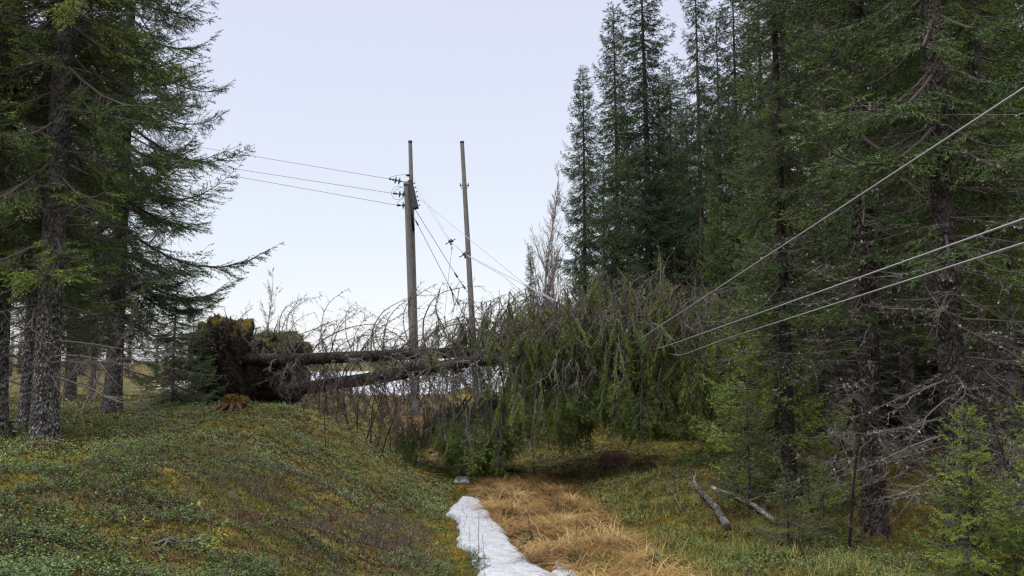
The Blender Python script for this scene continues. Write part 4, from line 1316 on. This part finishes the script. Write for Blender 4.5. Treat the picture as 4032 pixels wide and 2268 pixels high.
# dry straw grass of the trail
def blades(rng, P, az, L, el0, curl, wdt, tint, g, n=5):
    m_ = len(P)
    s = np.linspace(0, 1, n)
    el = el0[:, None] - curl[:, None] * s[None]
    h = (L / (n - 1))[:, None]
    cx = np.cumsum(np.cos(el) * h, 1) - np.cos(el[:, :1]) * h
    cz = np.cumsum(np.sin(el) * h, 1) - np.sin(el[:, :1]) * h
    d = np.stack([np.cos(az), np.sin(az), az * 0], -1); sd_ = np.stack([-np.sin(az), np.cos(az), az * 0], -1)
    C = P[:, None] + d[:, None] * cx[..., None] + np.array([0, 0, 1.]) * cz[..., None]
    C[..., 2] = np.maximum(C[..., 2], gnd(C[..., 0], C[..., 1]) + .004)
    wv = (wdt[:, None] * (1.05 - s)[None])[..., None] * sd_[:, None]
    V = np.stack([C - wv, C + wv], 2).reshape(-1, 3)
    i = np.arange(n - 1)
    q_ = np.stack([2 * i, 2 * i + 1, 2 * i + 3, 2 * i + 2], -1)
    F = (np.arange(m_) * 2 * n)[:, None, None] + q_[None]
    g.add((V, F.reshape(-1, 4)), 0, np.repeat(tint, 2 * n))


g = Geo(); rng = np.random.default_rng(302)
STRAW = tinted("dry_straw", [(0, (.060, .032, .014)), (.3, (.150, .082, .027)), (.65, (.275, .170, .058)), (1, (.40, .30, .145))], .8, .15, False)
# matted blades lying over the whole trail
Y = 4.5 * (34 / 4.5) ** rng.uniform(0, 1, 34000)
X = path_x(Y) + rng.uniform(-1.0, 1.9, len(Y))
rel = X - path_x(Y)
k = (rel > -.7 + .5 * (fbm(X * 1.5, Y * 1.5, 31) - .5)) & (rel < .95 + 1.6 * (fbm(X * 1.2, Y * 1.2, 37) - .5)) & (rng.uniform(size=len(Y)) < 1.35 - .7 * rel) & (fbm(X * 2.2, Y * 2.2, 41) > .40) & ~on_snow(X, Y)
X, Y = X[k], Y[k]
comb = 6.28 * fbm(X * .6, Y * .6, 55, 2) * 1.6 - 2.4
P = np.stack([X, Y, gnd(X, Y) + rng.uniform(0, .05, len(X))], -1)
tz = np.clip(.45 + 1.9 * (fbm(X * .9, Y * .9, 58) - .5) - .25 * sstep(11, 15, Y) + rng.normal(0, .17, len(X)), 0, 1)
blades(rng, P, comb + rng.normal(0, .55, len(X)), rng.uniform(.18, .45, len(X)), rng.uniform(.05, .5, len(X)), rng.uniform(.3, 1.2, len(X)), .0022 + .0002 * Y, tz, g)
# tussocks
nt_ = 270
Yt = 5.0 * (24 / 5.0) ** rng.uniform(0, 1, nt_)
Xt = path_x(Yt) + rng.uniform(-.45, .95, nt_)
for x, y in zip(Xt, Yt):
    nb_ = 170
    rr_ = rng.uniform(.05, .2)
    px_, py_ = x + rng.normal(0, rr_ * .6, nb_), y + rng.normal(0, rr_ * .6, nb_)
    fall = rng.uniform(0, 6.28)
    az = np.where(rng.uniform(size=nb_) < .75, fall + rng.normal(0, .5, nb_), rng.uniform(0, 6.28, nb_))
    if on_snow(np.array([x]), np.array([y]))[0]:
        continue
    P = np.stack([px_, py_, gnd(px_, py_) + .03], -1)
    L = rng.uniform(.22, .62, nb_)
    blades(rng, P, az, L, rng.uniform(.2, 1.05, nb_), rng.uniform(1.1, 2.2, nb_), np.full(nb_, .0026 + .0002 * y), np.clip(rng.normal(.46, .27) + rng.normal(0, .15, nb_), 0, 1), g, 6)
tag(link("straw_grass", g.mesh("straw_grass", [STRAW], False)), "matted dry yellow straw grass and tussocks on the trail", kind="stuff")

# green-yellow grass and moss at the near right of the trail
g = Geo(); rng = np.random.default_rng(303)
Y = 4.5 * (16 / 4.5) ** rng.uniform(0, 1, 30000)
X = path_x(Y) + rng.uniform(.1, 2.7, len(Y))
k = fbm(X * 1.1, Y * 1.1, 47) > .47 + .14 * np.clip(1.2 - (X - path_x(Y)), 0, 1)
X, Y = X[k], Y[k]
P = np.stack([X, Y, gnd(X, Y)], -1)
blades(rng, P, rng.uniform(0, 6.28, len(X)), rng.uniform(.08, .26, len(X)), rng.uniform(.7, 1.5, len(X)), rng.uniform(.3, 1.6, len(X)), .002 + .0002 * Y, rng.uniform(0, 1, len(X)), g)
GREENG = tinted("yellowed_grass", [(0, (.045, .070, .014)), (.5, (.105, .120, .022)), (1, (.24, .17, .055))], .8, .15, False)
tag(link("yellowed_grass", g.mesh("yellowed_grass", [GREENG], False)), "short yellow-green grass along the edge of the trail", kind="stuff")

# heap-like dark dwarf birch clump on the bank crest and a fallen spruce twig near the viewer
p_ = hit(312, 462)
plant_tree(K_WILLOW, p_[0], p_[1], s=.15, rz=.4, label="dark twiggy dwarf bush in the leaves of the bank", cat="bare shrub", name="bare_shrub", sxy=.36)
for k, (px, py) in enumerate([(626, 478), (642, 486), (660, 480), (676, 492), (654, 498), (690, 488), (706, 508), (636, 470), (600, 476)]):
    p_ = hit(px, py)
    plant_tree(K_WILLOW, p_[0], p_[1], s=.13 + (k * 5 % 4) * .035, rz=k * 2.1, sxy=.22, label="dark low twiggy heath clump among the leaves of the slope below the ant hill", cat="bare shrub", group="twiggy heath clumps below the ant hill", name="bare_shrub", sink=.01)
p_ = hit(168, 548)
g = Geo()
for k in range(5):
    put_bough(g, LF, rng, rng.uniform(.3, .5), np.array([0, 0, .06]), k * 1.1 + .4, R(8), 0, .1)
o = link("spruce_twig", g.mesh("spruce_twig", [NEEDLE, TWIG]), None, tuple(p_))
o.color = (1.9, 1.8, 1.1, 1)
tag(o, "fallen yellow-green spruce twig lying on the near bank", "fallen twig")
